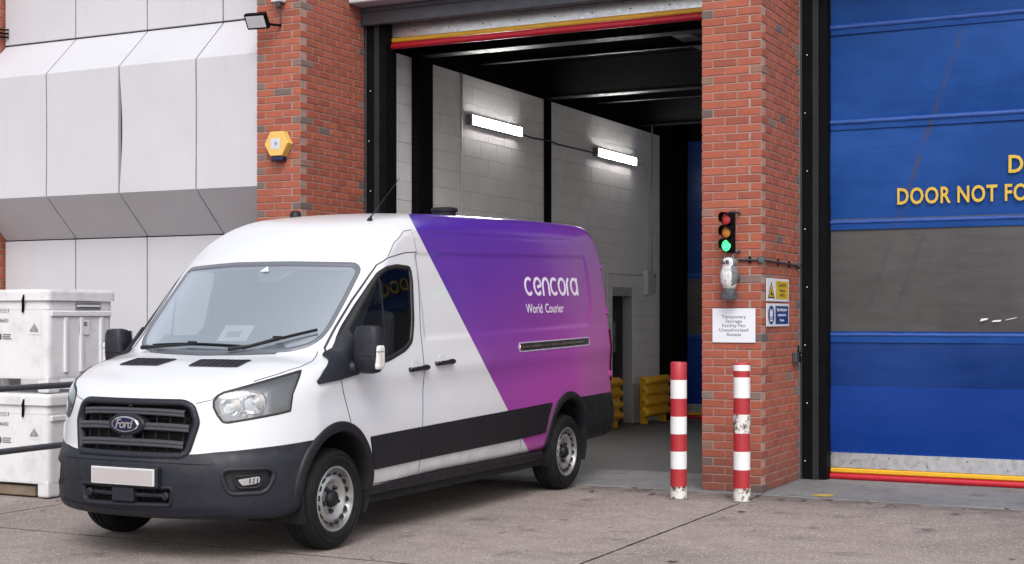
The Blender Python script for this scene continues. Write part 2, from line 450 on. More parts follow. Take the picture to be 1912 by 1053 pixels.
for ctr, d, col in single[:300]:
    o = bpy.data.objects.new('block', box_mesh(*d, .0025, M_BLOCK)); COL.objects.link(o); o.parent = bw
    o.location = Vector(ctr)-bw.location; o.color = (*col, 1)
joined_boxes('blockwork', rest, M_BLOCKJ, bw, .0025)
tag(MB().cbox((-4.944, 2.24, -.02), (-4.84, 2.58, 4.66), .006).build('steel_column', M_VOID), 'broad black steel column on the bay wall nearest the opening', 'column', 'columns on the bay wall')
tag(MB().cbox((-4.944, 5.90, -.1), (-4.89, 6.05, 4.66), .006).build('steel_column', M_VOID), 'slim black steel column between the two tube lights', 'column', 'columns on the bay wall')
tag(MB().cbox((-5.2, 10.505, -.2), (-4.74, 10.75, 4.9), .006).build('steel_column', M_VOID), 'black column closing the far end of the block wall', 'column', 'columns on the bay wall')
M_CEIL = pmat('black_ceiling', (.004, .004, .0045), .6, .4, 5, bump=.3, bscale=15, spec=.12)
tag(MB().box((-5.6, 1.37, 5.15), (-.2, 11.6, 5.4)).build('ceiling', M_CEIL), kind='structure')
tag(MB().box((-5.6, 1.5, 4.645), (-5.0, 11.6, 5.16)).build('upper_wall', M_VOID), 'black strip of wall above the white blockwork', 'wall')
for k, (y, zb, w, lb) in enumerate([(2.3, 4.66, .2, 'black ceiling beam nearest the shutter'), (4.1, 4.86, .08, 'slim black ceiling beam in front of the second column'), (5.95, 4.66, .2, 'black ceiling beam above the slim column'),
                                    (7.9, 4.86, .08, 'slim black ceiling beam deep in the bay'), (9.7, 4.72, .2, 'farthest black ceiling beam before the back wall')]):
    b_ = thing('ceiling_beam', lb, 'beam', (-2.5, y, zb), 'ceiling beams')
    MB().box((-5.0, y-.006, zb), (-.45, y+.006, 5.15)).build('web', M_CEIL, b_)
    MB().cbox((-5.0, y-w/2, zb-.014), (-.45, y+w/2, zb), .003).build('flange', pmat('beam_paint', (.010, .010, .011), .5, .4, 7, spec=.12), b_)
tray = thing('cable_tray', 'grey cable tray hung under the bay ceiling', 'cable tray', (-2.0, 6, 4.9))
MB().cbox((-2.2, 1.6, 4.90), (-1.95, 11.0, 4.92), .003).build('bed', pmat('tray_grey', (.05, .05, .052), .5, .3, 6, metal=.4), tray)
for sx in (-2.2, -1.95): MB().cbox((sx-.006, 1.6, 4.921), (sx+.006, 11.0, 4.98), .002).build('side_rail', M_DGREY, tray)
tag(MB().box((-.45, 1.52, -.3), (-.2, 11.6, 5.2)).build('bay_wall', pmat('pale_wall', (.72, .71, .70), .7, .1, 2)), 'unseen pale right-hand wall of the open bay', 'wall')  # unseen wall, made pale to bounce light back into the bay
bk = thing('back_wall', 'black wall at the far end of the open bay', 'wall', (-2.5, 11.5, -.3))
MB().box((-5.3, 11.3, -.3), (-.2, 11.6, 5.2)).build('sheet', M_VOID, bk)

# tube lights (lit)
M_TUBE = emat('lit_diffuser', (1, .98, .95), 85.0)
for y0, y1, z, lb in ((3.58, 5.02, 4.07, 'lit tube light on the block wall nearer the opening'), (7.63, 9.20, 4.07, 'lit tube light on the block wall deeper in the bay')):
    t = thing('tube_light', lb, 'light', (-4.9, (y0+y1)/2, z), 'tube lights on the block wall')
    MB().cbox((-4.944, y0, z-.062), (-4.862, y1, z+.062), .008).build('housing', pmat('fitting_grey', '#a3a2a0', .5), t)
    mb = MB(); prof = [(-4.861, z-.056), (-4.856, z-.050), (-4.8535, z), (-4.856, z+.050), (-4.861, z+.056)]
    mb.prism([(p[0], p[1]) for p in prof], y0+.012, y1-.012, lambda a, b, d: (a, d, b)).build('diffuser', M_TUBE, t)
    MB().cbox((-4.8545, y0+.02, z-.004), (-4.8515, y1-.02, z+.001), .001).build('diffuser_seam', pmat('seam_grey', (.4, .4, .4), .5), t)
    for yy in (y0-.006, y1-.008): MB().cbox((-4.93, yy, z-.066), (-4.838, yy+.014, z+.066), .003).build('end_cap', pmat('cap_grey', (.16, .16, .16), .5), t)
# conduits and boxes
M_COND = pmat('white_conduit', (.52, .51, .5), .5, .1, 10)
def conduit(label, pts, r=.014, mat=None):
    return tag(MB().tube(pts, r, 8).build('conduit', mat or M_COND), label, 'conduit', 'conduits in the bay')
xw = -4.928
conduit('white conduit dropping down the block wall left of the nearer tube light', [(xw, 3.45, 4.64), (xw, 3.45, 1.2)])
conduit('conduit running along the wall between the two tube lights', [(xw, 5.21, 4.06), (xw, 5.5, 4.05), (-4.87, 5.86, 4.05), (-4.87, 6.1, 4.05), (xw, 6.3, 4.05), (xw, 7.62, 4.06)], .011, M_DGREY)
conduit('short grey conduit looping from the deeper tube light', [(xw, 9.41, 4.06), (xw, 9.75, 4.06), (xw, 9.85, 4.02), (xw, 9.86, 3.9), (xw, 9.86, 2.33)], .011)
conduit('white conduit from the bay ceiling down to the switch box', [(xw, 10.1, 4.9), (xw, 10.1, 2.33)])
conduit('white conduit running level above the dark doorway', [(xw, 8.18, 1.15), (xw, 8.18, 2.22), (xw, 8.20, 2.25), (xw, 9.7, 2.25)])
sb = thing('switch_box', 'pale switch box on the block wall above the doorway', 'switch box', (-4.9, 9.9, 2.1))
MB().cbox((-4.944, 9.72, 1.93), (-4.85, 9.98, 2.32), .01).build('case', M_COND, sb); MB().cbox((-4.944, 9.99, 1.96), (-4.88, 10.18, 2.3), .01).build('side_case', M_COND, sb)
MB().cbox((-4.849, 10.0, 2.22), (-4.842, 10.03, 2.27), .002).build('switch', M_BLACK, sb)
# doorway in the block wall
dr = thing('interior_door', 'dark door with small window in the block wall', 'door', (-5.1, 8.85, -.2))
MB().cbox((-5.16, 8.44, -.18), (-5.11, 9.25, 1.90), .005).build('leaf', pmat('dark_door', (.012, .012, .014), .45, .2, 4), dr)
MB().cbox((-5.108, 8.62, 1.0), (-5.10, 8.92, 1.50), .003).build('pane', pmat('door_pane', (.22, .22, .22), .25, .15, 4), dr)
MB().box((-5.10, 8.42, -.2), (-4.95, 8.44, 1.92)).box((-5.10, 9.25, -.2), (-4.95, 9.27, 1.92)).box((-5.10, 8.44, 1.90), (-4.95, 9.25, 1.92)).build('frame', M_BJOINT, dr)
MB().cbox((-5.10, 8.50, .85), (-5.06, 8.53, .99), .004).build('handle', M_BOLT, dr)
# yellow corrugated guards
def guard(label, y0, y1, x, z0):
    t = thing('impact_guard', label, 'barrier', (x, (y0+y1)/2, z0), 'yellow corrugated guards')
    prof = []
    for k in range(4):
        zc = z0+.12+.17*k; prof += [(0, zc-.075), (.012, zc-.06), (.075, zc-.018), (.08, zc+.018), (.012, zc+.06)]
    prof.append((0, zc+.075))
    mb = MB(); V = []; n = len(prof); path = [(y0-.02, -.08), (y0, -.03), (y0+.05, 0), (y1-.05, 0), (y1, -.03), (y1+.02, -.08)]
    for yy, dx in path: V += [(x+dx+o, yy, z) for o, z in prof]
    Fs = [(i*n+k, (i+1)*n+k, (i+1)*n+k+1, i*n+k+1) for i in range(len(path)-1) for k in range(n-1)]
    o = mb.add(V, Fs, True).build('corrugated_sheet', M_YEL, t); sm = o.modifiers.new('s', 'SOLIDIFY'); sm.thickness = .006
    for yy in (y0+.12, y1-.12):
        MB().cbox((x-.13, yy-.05, z0-.08), (x-.02, yy+.05, z0+.70), .006).build('post', M_YEL, t)
        MB().cbox((x-.17, yy-.1, z0-.09), (x+.02, yy+.1, z0-.07), .004).build('base_plate', M_YEL, t)
guard('yellow corrugated guard just behind the van tail', 7.0, 8.12, -4.68, -.07)
guard('yellow corrugated guard right of the dark doorway', 9.12, 10.2, -4.66, -.10)

# ---------------------------------------------------------------- fabric doors
def pvc_mat(name, col, rough=.33, faded=.25, stain=True, mott=.6):
    s = NT(name); v = s.coord('Object'); st = s.coord('Object', (1, 1, 9))
    n1 = s.noise(st, 2.2, 7, .7)
    c = s.mix(s.ramp(n1, [(.42, (0, 0, 0)), (.75, (faded,)*3)]), col, tuple(min(1, x*1.25+.018) for x in col))
    n4 = s.noise(s.coord('Object', (1, 1, 1.6)), .9, 5, .62)
    c = s.mix(s.ramp(n4, [(.40, (0, 0, 0)), (.66, (mott,)*3)]), c, tuple(min(1, x*1.5+.010) for x in col))
    n5 = s.noise(s.coord('Object', (.6, 1, 26)), 1.4, 3, .6)
    c = s.mix(s.ramp(n5, [(.58, (0, 0, 0)), (.72, (.35, .35, .35))]), c, tuple(x*.55 for x in col))
    n3 = s.noise(v, 5, 6, .7)
    c = s.mix(s.ramp(n3, [(.62, (0, 0, 0)), (.85, (.4, .4, .4))]), c, (.05, .055, .08))
    if stain:   # two long diagonal scuffs where a cable has rubbed
        sep = s.n('SeparateXYZ'); s.l(v, sep.inputs[0])
        for x0, z0, k, w, zlo, zhi in ((.636, 1.688, .337, .035, 1.68, 4.25), (.889, 1.636, .36, .03, 1.6, 2.35)):
            a = s.n('Math', operation='MULTIPLY_ADD'); s.l(sep.outputs['Z'], a.inputs[0]); a.inputs[1].default_value = -k; a.inputs[2].default_value = -(x0-k*z0)
            b = s.n('Math', operation='ADD'); s.l(sep.outputs['X'], b.inputs[0]); s.l(a.outputs[0], b.inputs[1])
            d = s.n('Math', operation='ABSOLUTE'); s.l(b.outputs[0], d.inputs[0])
            f = s.ramp(d.outputs[0], [(w*.5, (1, 1, 1)), (w, (0, 0, 0))])
            lo = s.n('Math', operation='GREATER_THAN'); s.l(sep.outputs['Z'], lo.inputs[0]); lo.inputs[1].default_value = zlo
            hi = s.n('Math', operation='LESS_THAN'); s.l(sep.outputs['Z'], hi.inputs[0]); hi.inputs[1].default_value = zhi
            m = s.n('Math', operation='MULTIPLY'); s.l(lo.outputs[0], m.inputs[0]); s.l(hi.outputs[0], m.inputs[1])
            f2 = s.mix(1.0, f, s.ramp(s.noise(v, 6, 5, .7), [(.38, (0, 0, 0)), (.62, (.55, .55, .55))]), 'MULTIPLY')
            f3 = s.n('Math', operation='MULTIPLY'); s.l(f2, f3.inputs[0]); s.l(m.outputs[0], f3.inputs[1])
            c = s.mix(f3.outputs[0], c, (.06, .05, .06))
    s.l(c, s.b.inputs['Base Color']); s.b.inputs['Specular IOR Level'].default_value = .16
    s.l(s.ramp(s.noise(v, 3, 5), [(.3, (rough-.08,)*3), (.7, (rough+.15,)*3)]), s.b.inputs['Roughness'])
    bn = s.n('Bump'); bn.inputs['Strength'].default_value = .45; bn.inputs['Distance'].default_value = .035
    s.l(s.noise(s.coord('Object', (.8, 1, 2.2)), 1.7, 1.5, .4), bn.inputs['Height'])
    s.l(bn.outputs[0], s.b.inputs['Normal']); return s.m
M_BLUE = pvc_mat('blue_pvc', (.005, .046, .205), .36, .14); M_NAVY = pvc_mat('navy_pvc', (.003, .026, .135)); M_BLUE2 = pvc_mat('bright_blue_pvc', (.0015, .028, .185), .42, .04, False, .25)  # upper blue lighter than the bottom one: reflection put into its colour
M_GREYW = pvc_mat('smoky_window_pvc', (.066, .064, .064), .3, .5); M_TUBEB = pmat('blue_tube', (.018, .07, .30), .42, .2, 12, bump=.5, bscale=40)
M_TXT = pmat('yellow_lettering', (.62, .40, .035), .5, .12, 14, dirt=(.35, .25, .05), dscale=20)

def fabric_door(label, x0, x1, y, zb, sections, tubes, text, parent_only=False, k=1.0):
    t = thing('fabric_door', label, 'door', ((x0+x1)/2, y, zb), 'blue fast-roll doors')
    for a, b, m in sections:
        nx, nz = 40, 6; V = []; Fs = []
        for j in range(nz+1):
            for i in range(nx+1):
                xx = x0+(x1-x0)*i/nx; zz = a+(b-a)*j/nz
                V.append((xx, y-.02*math.sin(math.pi*j/nz)*(1+.5*math.sin(xx*2.1+a*3)), zz))
        Fs = [(j*(nx+1)+i, j*(nx+1)+i+1, (j+1)*(nx+1)+i+1, (j+1)*(nx+1)+i) for j in range(nz) for i in range(nx)]
        MB().add(V, Fs, True).build('window' if m is M_GREYW else 'curtain', m, t, fix=False)
    for z, r_ in tubes:
        P_ = [(x0+(x1-x0)*i/60, y-.012+random.uniform(-.0015, .0015), z+random.uniform(-.002, .002)) for i in range(61)]
        MB().tube(P_, r_, 10, rs=[r_*random.uniform(.93, 1.07) for _ in P_]).build('stiffener', M_TUBEB, t)
        MB().cbox((x0, y-.022, z-.075), (x1, y-.014, z-.002), .002).build('pocket', M_BLUE, t)
    MB().cbox((x0, y-.03, zb+.115), (x1, y+.02, zb+.262), .004).build('bottom_plate', M_ALU, t)
    MB().cbox((x0, y-.045, zb+.068), (x1, y+.03, zb+.113), .01).build('yellow_strip', M_YEL, t)
    MB().tube([(x0, y-.02, zb+.034), (x1, y-.02, zb+.034)], .033, 14).build('red_edge', M_RED, t)
    for i in range(int((x1-x0)/.36)):
        MB().lathe([(.007, 0), (.007, .004)], 8, Matrix.Translation((x0+.2+.36*i, y-.03, zb+(.225 if i % 2 else .16))) @ Matrix.Rotation(R(90), 4, 'X')).build('rivet', M_DGREY, t)
    for s_, size, xx, zz, in text:
        place_text('lettering', s_, size, M_TXT, t, (xx, y-.036, zz), (1, 0, 0), (0, 0, 1), align='LEFT', bold=size*.02, space=1.08, font_scale=(.74 if len(s_) > 8 else .86, 1))
    return t
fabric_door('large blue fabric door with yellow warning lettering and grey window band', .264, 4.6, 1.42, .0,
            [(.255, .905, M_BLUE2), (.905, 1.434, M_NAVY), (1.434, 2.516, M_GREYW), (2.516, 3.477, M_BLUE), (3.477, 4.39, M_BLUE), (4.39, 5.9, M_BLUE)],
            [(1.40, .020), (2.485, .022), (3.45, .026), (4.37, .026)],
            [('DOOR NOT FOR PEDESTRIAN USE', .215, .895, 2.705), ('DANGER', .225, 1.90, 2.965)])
fabric_door('blue door with grey band at the far end of the open bay', -4.69, -.6, 11.2, -.2,
            [(.05, 1.25, M_BLUE2), (1.25, 2.3, M_GREYW), (2.3, 4.6, M_NAVY)], [(1.25, .02), (2.3, .02)], [])
tag(MB().box((-5.1, 11.0, -.2), (-4.71, 11.29, 4.9)).build('door_post', M_VOID), 'black post left of the far blue door', 'post')
# white scraps of worn print on the grey window band
for k, (xx, w) in enumerate(((1.72, .05), (1.80, .06), (1.95, .08), (2.06, .1))):
    pass
tag(MB().add([(1.66, 1.382, 1.53), (1.72, 1.382, 1.545), (1.735, 1.382, 1.56), (1.67, 1.382, 1.555), (1.76, 1.382, 1.525), (1.84, 1.382, 1.53), (1.85, 1.382, 1.545), (1.78, 1.382, 1.54),
              (1.88, 1.382, 1.54), (1.97, 1.382, 1.56), (1.99, 1.382, 1.57), (1.9, 1.382, 1.55)], [(0, 1, 2, 3), (4, 5, 6, 7), (8, 9, 10, 11)]).build('torn_sticker', M_WHITEP, fix=False),
    'torn white sticker scraps on the grey window band', 'sticker')
# worn dab of yellow floor paint
tag(MB().add([(.44, -.02, .0075), (.60, -.03, .0075), (.63, .12, .0075), (.56, .16, .0075), (.46, .10, .0075)], [(0, 1, 2, 3, 4)]).build('paint_dab', pmat('worn_yellow', (.45, .32, .05), .8, .3, 20), fix=False),
    'worn dab of yellow paint on the apron by the pier', 'paint mark')
# ---------------------------------------------------------------- van body: one smooth closed surface f(x,y,z)=0
def catmull(pts, n=6):
    P = [pts[0]] + list(pts) + [pts[-1]]
    out = []
    for i in range(1, len(P)-2):
        p0, p1, p2, p3 = [np.array(P[i+k], float) for k in (-1, 0, 1, 2)]
        d = [max(np.linalg.norm(b-a), 1e-4)**.5 for a, b in ((p0, p1), (p1, p2), (p2, p3))]
        m1 = (p2-p1) if i == 1 else ((p1-p0)/d[0]-(p2-p0)/(d[0]+d[1])+(p2-p1)/d[1])*d[1]
        m2 = (p2-p1) if i == len(P)-3 else ((p2-p1)/d[1]-(p3-p1)/(d[1]+d[2])+(p3-p2)/d[2])*d[1]
        for k in range(n):
            t = k/n
            out.append((2*t**3-3*t*t+1)*p1+(t**3-2*t*t+t)*m1+(-2*t**3+3*t*t)*p2+(t**3-t*t)*m2)
    out.append(np.array(P[-2], float))
    return np.array(out)

PROFILE = [(.15, .275), (.05, .29), (.015, .34), (.0, .45), (-.005, .55), (.0, .62), (.014, .665), (.035, .70), (.05, .8), (.068, .93), (.085, 1.03),
           (.13, 1.10), (.28, 1.178), (.5, 1.243), (.7, 1.287), (.79, 1.306), (.83, 1.322), (.91, 1.395), (1.2, 1.685), (1.48, 1.965), (1.58, 2.06),
           (1.72, 2.165), (1.92, 2.275), (2.18, 2.35), (2.55, 2.398), (3.2, 2.43), (4.2, 2.46), (5.1, 2.48), (5.5, 2.482), (5.70, 2.465),
           (5.81, 2.40), (5.86, 2.25), (5.88, 1.7), (5.865, 1.2), (5.875, .86), (5.93, .77), (5.985, .65), (5.98, .5), (5.93, .42), (5.7, .405),
           (4.0, .385), (1.6, .375), (.6, .30), (.15, .275)]
_P = catmull(PROFILE)
_GX, _GZ = np.arange(-.8, 6.8, .01), np.arange(-.2, 3.0, .01)

def _sdf_table():
    X, Z = np.meshgrid(_GX, _GZ, indexing='ij')
    X = X.astype(np.float32); Z = Z.astype(np.float32)
    d2 = np.full(X.shape, 1e9, np.float32); ins = np.zeros(X.shape, bool)
    for (x0, z0), (x1, z1) in zip(_P[:-1], _P[1:]):
        ex, ez = x1-x0, z1-z0; L = ex*ex+ez*ez
        if L < 1e-10: continue
        t = np.clip(((X-x0)*ex+(Z-z0)*ez)/L, 0, 1)
        d2 = np.minimum(d2, (X-x0-t*ex)**2+(Z-z0-t*ez)**2)
        c = (z0 <= Z) != (z1 <= Z)
        if abs(ez) > 1e-9: ins ^= c & (X < x0+(Z-z0)*ex/ez)
    s = np.sqrt(d2); s[ins] *= -1
    k = np.array([1, 4, 6, 4, 1.])/16
    for ax in (0, 1):
        p = np.pad(s, [(2, 2) if a == ax else (0, 0) for a in (0, 1)], mode='edge')
        s = sum(k[i]*np.take(p, range(i, i+s.shape[ax]), axis=ax) for i in range(5))
    return s.astype(np.float32)
_TAB = _sdf_table()

def _prof(x, z):
    u = np.clip((x-_GX[0])/.01, 0, len(_GX)-1.01); v = np.clip((z-_GZ[0])/.01, 0, len(_GZ)-1.01)
    i = u.astype(np.int32); j = v.astype(np.int32); a = u-i; b = v-j
    return (_TAB[i, j]*(1-a)+_TAB[i+1, j]*a)*(1-b)+(_TAB[i, j+1]*(1-a)+_TAB[i+1, j+1]*a)*b

def sst(e0, e1, x):
    t = np.clip((x-e0)/(e1-e0), 0, 1); return t*t*(3-2*t)

def smax(a, b, k):
    h = np.maximum(k-np.abs(a-b), 0)/k
    return np.maximum(a, b)+h*h*k*.25

_WZ = np.array([.28, .36, .45, .55, .7, .85, 1.0, 1.08, 1.13, 1.17, 1.27, 1.37, 1.42, 1.6, 1.9, 2.15, 2.35, 2.6])
_WY = np.array([.93, .965, .985, .995, 1.004, 1.006, 1.000, 1.002, 1.008, 1.009, 0.996, .980, .972, .952, .910, .862, .818, .76])
_wzz = np.arange(0, 3, .01)
_wyy = np.interp(_wzz, _WZ, _WY)
_kk = np.exp(-.5*(np.arange(-6, 7)/1.7)**2); _kk /= _kk.sum()
_wyy = np.convolve(np.pad(_wyy, 6, mode='edge'), _kk, 'valid')

def F(x, y, z):
    ay = np.abs(y)
    lo = 1-sst(1.08, 1.36, z)
    s = (.27+.04*lo)*ay**2+(.05+.24*lo)*ay**6
    s = s*(1-sst(1.8, 3.0, x))
    zc = z+.045*ay*ay*sst(1.9, 2.3, z)
    # crown of the bonnet: a raised middle between the wings
    bon = (1-sst(.7, .9, x))*sst(1.0, 1.1, z)
    zc = zc-bon*.012*sst(.35, .7, ay)
    a = _prof(x-s, zc)
    # body side: swage rises to the rear by 1.4 degrees
    zs = z-.028*np.clip(x-2.0, -1.2, 4.0)
    W = np.interp(zs, _wzz, _wyy)
    W = W-.03*sst(5.0, 6.1, x)
    inside = sst(2.20, 2.24, x)*(1-sst(5.40, 5.44, x+.55*np.clip(1.62-zs, 0, .3)))*sst(1.385, 1.42, zs)*(1-sst(2.03, 2.06, zs))
    W = W-.010*inside
    W = W-.006*np.exp(-((zs-2.2)/.012)**2)*sst(1.9, 2.1, x)*(1-sst(5.1, 5.2, x))
    # wing bulge over the front wheel
    W = W+.012*np.exp(-((x-.95)/.4)**2-((z-.86)/.13)**2)
    b = ay-W
    k = .07+.12*sst(2.1, 2.35, z)*(1-.5*sst(5.3, 5.7, x))+.03*(1-sst(.6, 1., x))
    return smax(a, b, k)

def Fgrad(p, h=.006):
    x, y, z = p[:, 0], p[:, 1], p[:, 2]
    g = np.stack([F(x+h, y, z)-F(x-h, y, z), F(x, y+h, z)-F(x, y-h, z), F(x, y, z+h)-F(x, y, z-h)], 1)/(2*h)
    return g

def Fnormal(p):
    g = Fgrad(p, .012); return g/np.maximum(np.linalg.norm(g, axis=1), 1e-6)[:, None]

def march(p0, d, far=8.0, level=0.0):
    """first hit of rays with the body surface"""
    p0 = np.array(p0, float); d = np.broadcast_to(np.array(d, float), p0.shape); t = np.zeros(len(p0))
    for _ in range(90):
        q = p0+t[:, None]*d
        v = F(q[:, 0], q[:, 1], q[:, 2])-level
        t = np.clip(t+.75*v, 0, far)
        if np.max(np.abs(v)) < 2e-4: break
    return p0+t[:, None]*d

def surface_nets(f, lo, hi, h):
    ax = [np.arange(l, u+h_, h_) for l, u, h_ in zip(lo, hi, h)]
    X, Y, Z = np.meshgrid(*[a.astype(np.float32) for a in ax], indexing='ij')
    V = f(X, Y, Z); del X, Y, Z
    S = V < 0
    n = np.array(V.shape)-1
    acc = np.zeros((*n, 4), np.float32)
    sl = lambda o: tuple(slice(o[i], o[i]+n[i]) for i in range(3))
    import itertools as it
    for a in range(3):
        for o in it.product((0, 1), repeat=2):
            o0 = list(o); o0.insert(a, 0); o1 = list(o); o1.insert(a, 1)
            v0, v1 = V[sl(o0)], V[sl(o1)]; m = (v0 < 0) != (v1 < 0)
            t = np.where(m, v0/np.where(m, v0-v1, 1), 0)
            for c in range(3):
                acc[..., c] += m*(t if c == a else o0[c])
            acc[..., 3] += m
    act = acc[..., 3] > 0
    idx = np.full(n, -1, np.int64); idx[act] = np.arange(act.sum())
    ijk = np.argwhere(act)
    P = (ijk+acc[act][:, :3]/acc[act][:, 3:4])*np.array(h)+np.array(lo)
    P = P.astype(np.float64)
    faces = []
    for a in range(3):
        b, c = (a+1) % 3, (a+2) % 3
        s0 = [slice(None)]*3; s1 = [slice(None)]*3
        s0[a] = slice(0, -1); s1[a] = slice(1, None)
        m = S[tuple(s0)] != S[tuple(s1)]
        e = np.argwhere(m)
        ok = (e[:, b] > 0) & (e[:, c] > 0) & (e[:, b] < n[b]) & (e[:, c] < n[c]); e = e[ok]
        def cid(db, dc):
            q = e.copy(); q[:, b] += db; q[:, c] += dc; return idx[q[:, 0], q[:, 1], q[:, 2]]
        q = np.stack([cid(-1, -1), cid(0, -1), cid(0, 0), cid(-1, 0)], 1)
        flip = ~S[e[:, 0], e[:, 1], e[:, 2]]
        q[flip] = q[flip][:, ::-1]
        faces.append(q)
    return P, np.concatenate(faces)

def van_surface(h=(.022, .022, .02)):
    P, Q = surface_nets(F, (-.1, -1.1, .22), (6.1, 1.1, 2.56), h)
    for _ in range(4):
        g = Fgrad(P); v = F(P[:, 0], P[:, 1], P[:, 2])
        P -= np.clip(v/np.maximum((g*g).sum(1), .2), -.01, .01)[:, None]*g
    return P, Q
# ---------------------------------------------------------------- the van (x = towards the rear, y = towards the visible side, z = up)
VAN = thing('delivery_van', 'white delivery van with purple graphics nosing out of the open bay', 'van', (-2.66, -5.28, 0), local=True)
def vobj(name, V, Fs, mat, parent=None, N=None, smooth=True, fix=False):
    V = np.asarray(V, float); Vs = V[:, [1, 0, 2]]
    me = bpy.data.meshes.new(name); me.from_pydata(Vs.tolist(), [], [tuple(reversed(f)) for f in Fs])
    me.polygons.foreach_set('use_smooth', [smooth]*len(me.polygons))
    if N is not None: me.normals_split_custom_set_from_vertices(np.asarray(N)[:, [1, 0, 2]].tolist())
    o = obj(name, me, mat, parent or VAN)
    return o
def vmb(mb, name, mat, parent=None):
    """MB written in van axes -> object"""
    me = bpy.data.meshes.new(name); me.from_pydata([(p[1], p[0], p[2]) for p in mb.v], [], [tuple(reversed(f)) for f in mb.f])
    me.polygons.foreach_set('use_smooth', mb.sm)
    bm = bmesh.new(); bm.from_mesh(me); bmesh.ops.recalc_face_normals(bm, faces=bm.faces[:])
    for e in bm.edges:
        if len(e.link_faces) == 2 and e.calc_face_angle(0) > .7: e.smooth = False
    bm.to_mesh(me); bm.free()
    return obj(name, me, mat, parent or VAN)

def frame(kind, s=1):
    if kind == 'side': return np.array([1, 0, 0.]), np.array([0, 0, 1.]), np.array([0, -s, 0.]), 3.0
    if kind == 'front': return np.array([0, 1, 0.]), np.array([0, 0, 1.]), np.array([1, 0, 0.]), 2.0
    if kind == 'top': return np.array([1, 0, 0.]), np.array([0, 1, 0.]), np.array([0, 0, -1.]), 4.0
    if kind == 'diag': return np.array([.694, .72*s, 0.]), np.array([0, 0, 1.]), np.array([.72, -.694*s, 0.]), 3.0
def fmap(fr, pts, off=0.0):
    A, B, D, st = fr; pts = np.asarray(pts, float)
    p0 = pts[:, :1]*A+pts[:, 1:2]*B-st*D
    q = march(p0, D); 
    return q+off*Fnormal(q), Fnormal(q)
def fproj(fr, P): return np.stack([P @ fr[0], P @ fr[1]], 1)
def dens(poly, h=.03, closed=True):
    out = []; n = len(poly)
    for i in range(n if closed else n-1):
        a, b = np.array(poly[i], float), np.array(poly[(i+1) % n], float); k = max(1, int(np.linalg.norm(b-a)/h))
        out += [tuple(a+(b-a)*j/k) for j in range(k)]
    if not closed: out.append(tuple(poly[-1]))
    return out
def rounded(poly, r=.02, n=4):
    """closed polygon with its corners rounded"""
    out = []; m = len(poly)
    for i in range(m):
        p0, p1, p2 = [np.array(poly[(i+k) % m], float) for k in (-1, 0, 1)]
        a, b = p0-p1, p2-p1; la, lb = np.linalg.norm(a), np.linalg.norm(b); d = min(r, la*.45, lb*.45)
        q0, q2 = p1+a/la*d, p1+b/lb*d
        out += [tuple((1-t)**2*q0+2*t*(1-t)*p1+t*t*q2) for t in np.linspace(0, 1, n)]
    return out
def inset(poly, d):
    P = np.array(poly, float); nx = np.roll(P, -1, 0); pv = np.roll(P, 1, 0); t = nx-pv; t /= np.maximum(np.linalg.norm(t, axis=1), 1e-9)[:, None]
    nrm = np.stack([-t[:, 1], t[:, 0]], 1)
    ar = .5*np.sum(P[:, 0]*nx[:, 1]-nx[:, 0]*P[:, 1])
    return P+nrm*d*(1 if ar > 0 else -1)
def pip(pts, poly):
    x, y = pts[:, 0], pts[:, 1]; ins = np.zeros(len(pts), bool); n = len(poly)
    for i in range(n):
        (x0, y0), (x1, y1) = poly[i], poly[(i+1) % n]
        if y0 == y1: continue
        c = (y0 <= y) != (y1 <= y); ins ^= c & (x < x0+(y-y0)*(x1-x0)/(y1-y0))
    return ins
def panel(name, fr, poly, off, mat, parent=None, h=.04, skirt=.012):
    poly = dens(poly, h); P = np.array(poly); lo, hi = P.min(0), P.max(0)
    gx, gy = np.meshgrid(np.arange(lo[0]+h/2, hi[0], h), np.arange(lo[1]+h/2, hi[1], h)); G = np.stack([gx.ravel(), gy.ravel()], 1)
    if len(G):
        G = G[pip(G, poly)]
        if len(G): G = G[np.array([np.min(np.sum((P-q)**2, 1)) > (h*.45)**2 for q in G])]
    allp = [Vector(p) for p in poly]+[Vector(p) for p in G]
    r_ = delaunay_2d_cdt(allp, [], [list(range(len(poly)))], 1, 1e-6)
    V2 = np.array([tuple(v) for v in r_[0]]); Fs = [tuple(f) for f in r_[2]]
    V, N = fmap(fr, V2, off)
    # face towards the outside
    f0 = Fs[0]; nn = np.cross(V[f0[1]]-V[f0[0]], V[f0[2]]-V[f0[0]])
    if nn @ N[f0[0]] < 0: Fs = [f[::-1] for f in Fs]
    NN = list(N)
    if skirt:
        L, NL = fmap(fr, poly, off); L2 = L-skirt*NL; o = len(V); n = len(poly)
        V = np.concatenate([V, L, L2]); NN = np.concatenate([N, NL, NL])
        ar = .5*sum(poly[i][0]*poly[(i+1) % n][1]-poly[(i+1) % n][0]*poly[i][1] for i in range(n))
        sk = [(o+i, o+n+i, o+n+(i+1) % n, o+(i+1) % n) for i in range(n)]
        Fs = Fs+sk
    return vobj(name, V, Fs, mat, parent, NN)
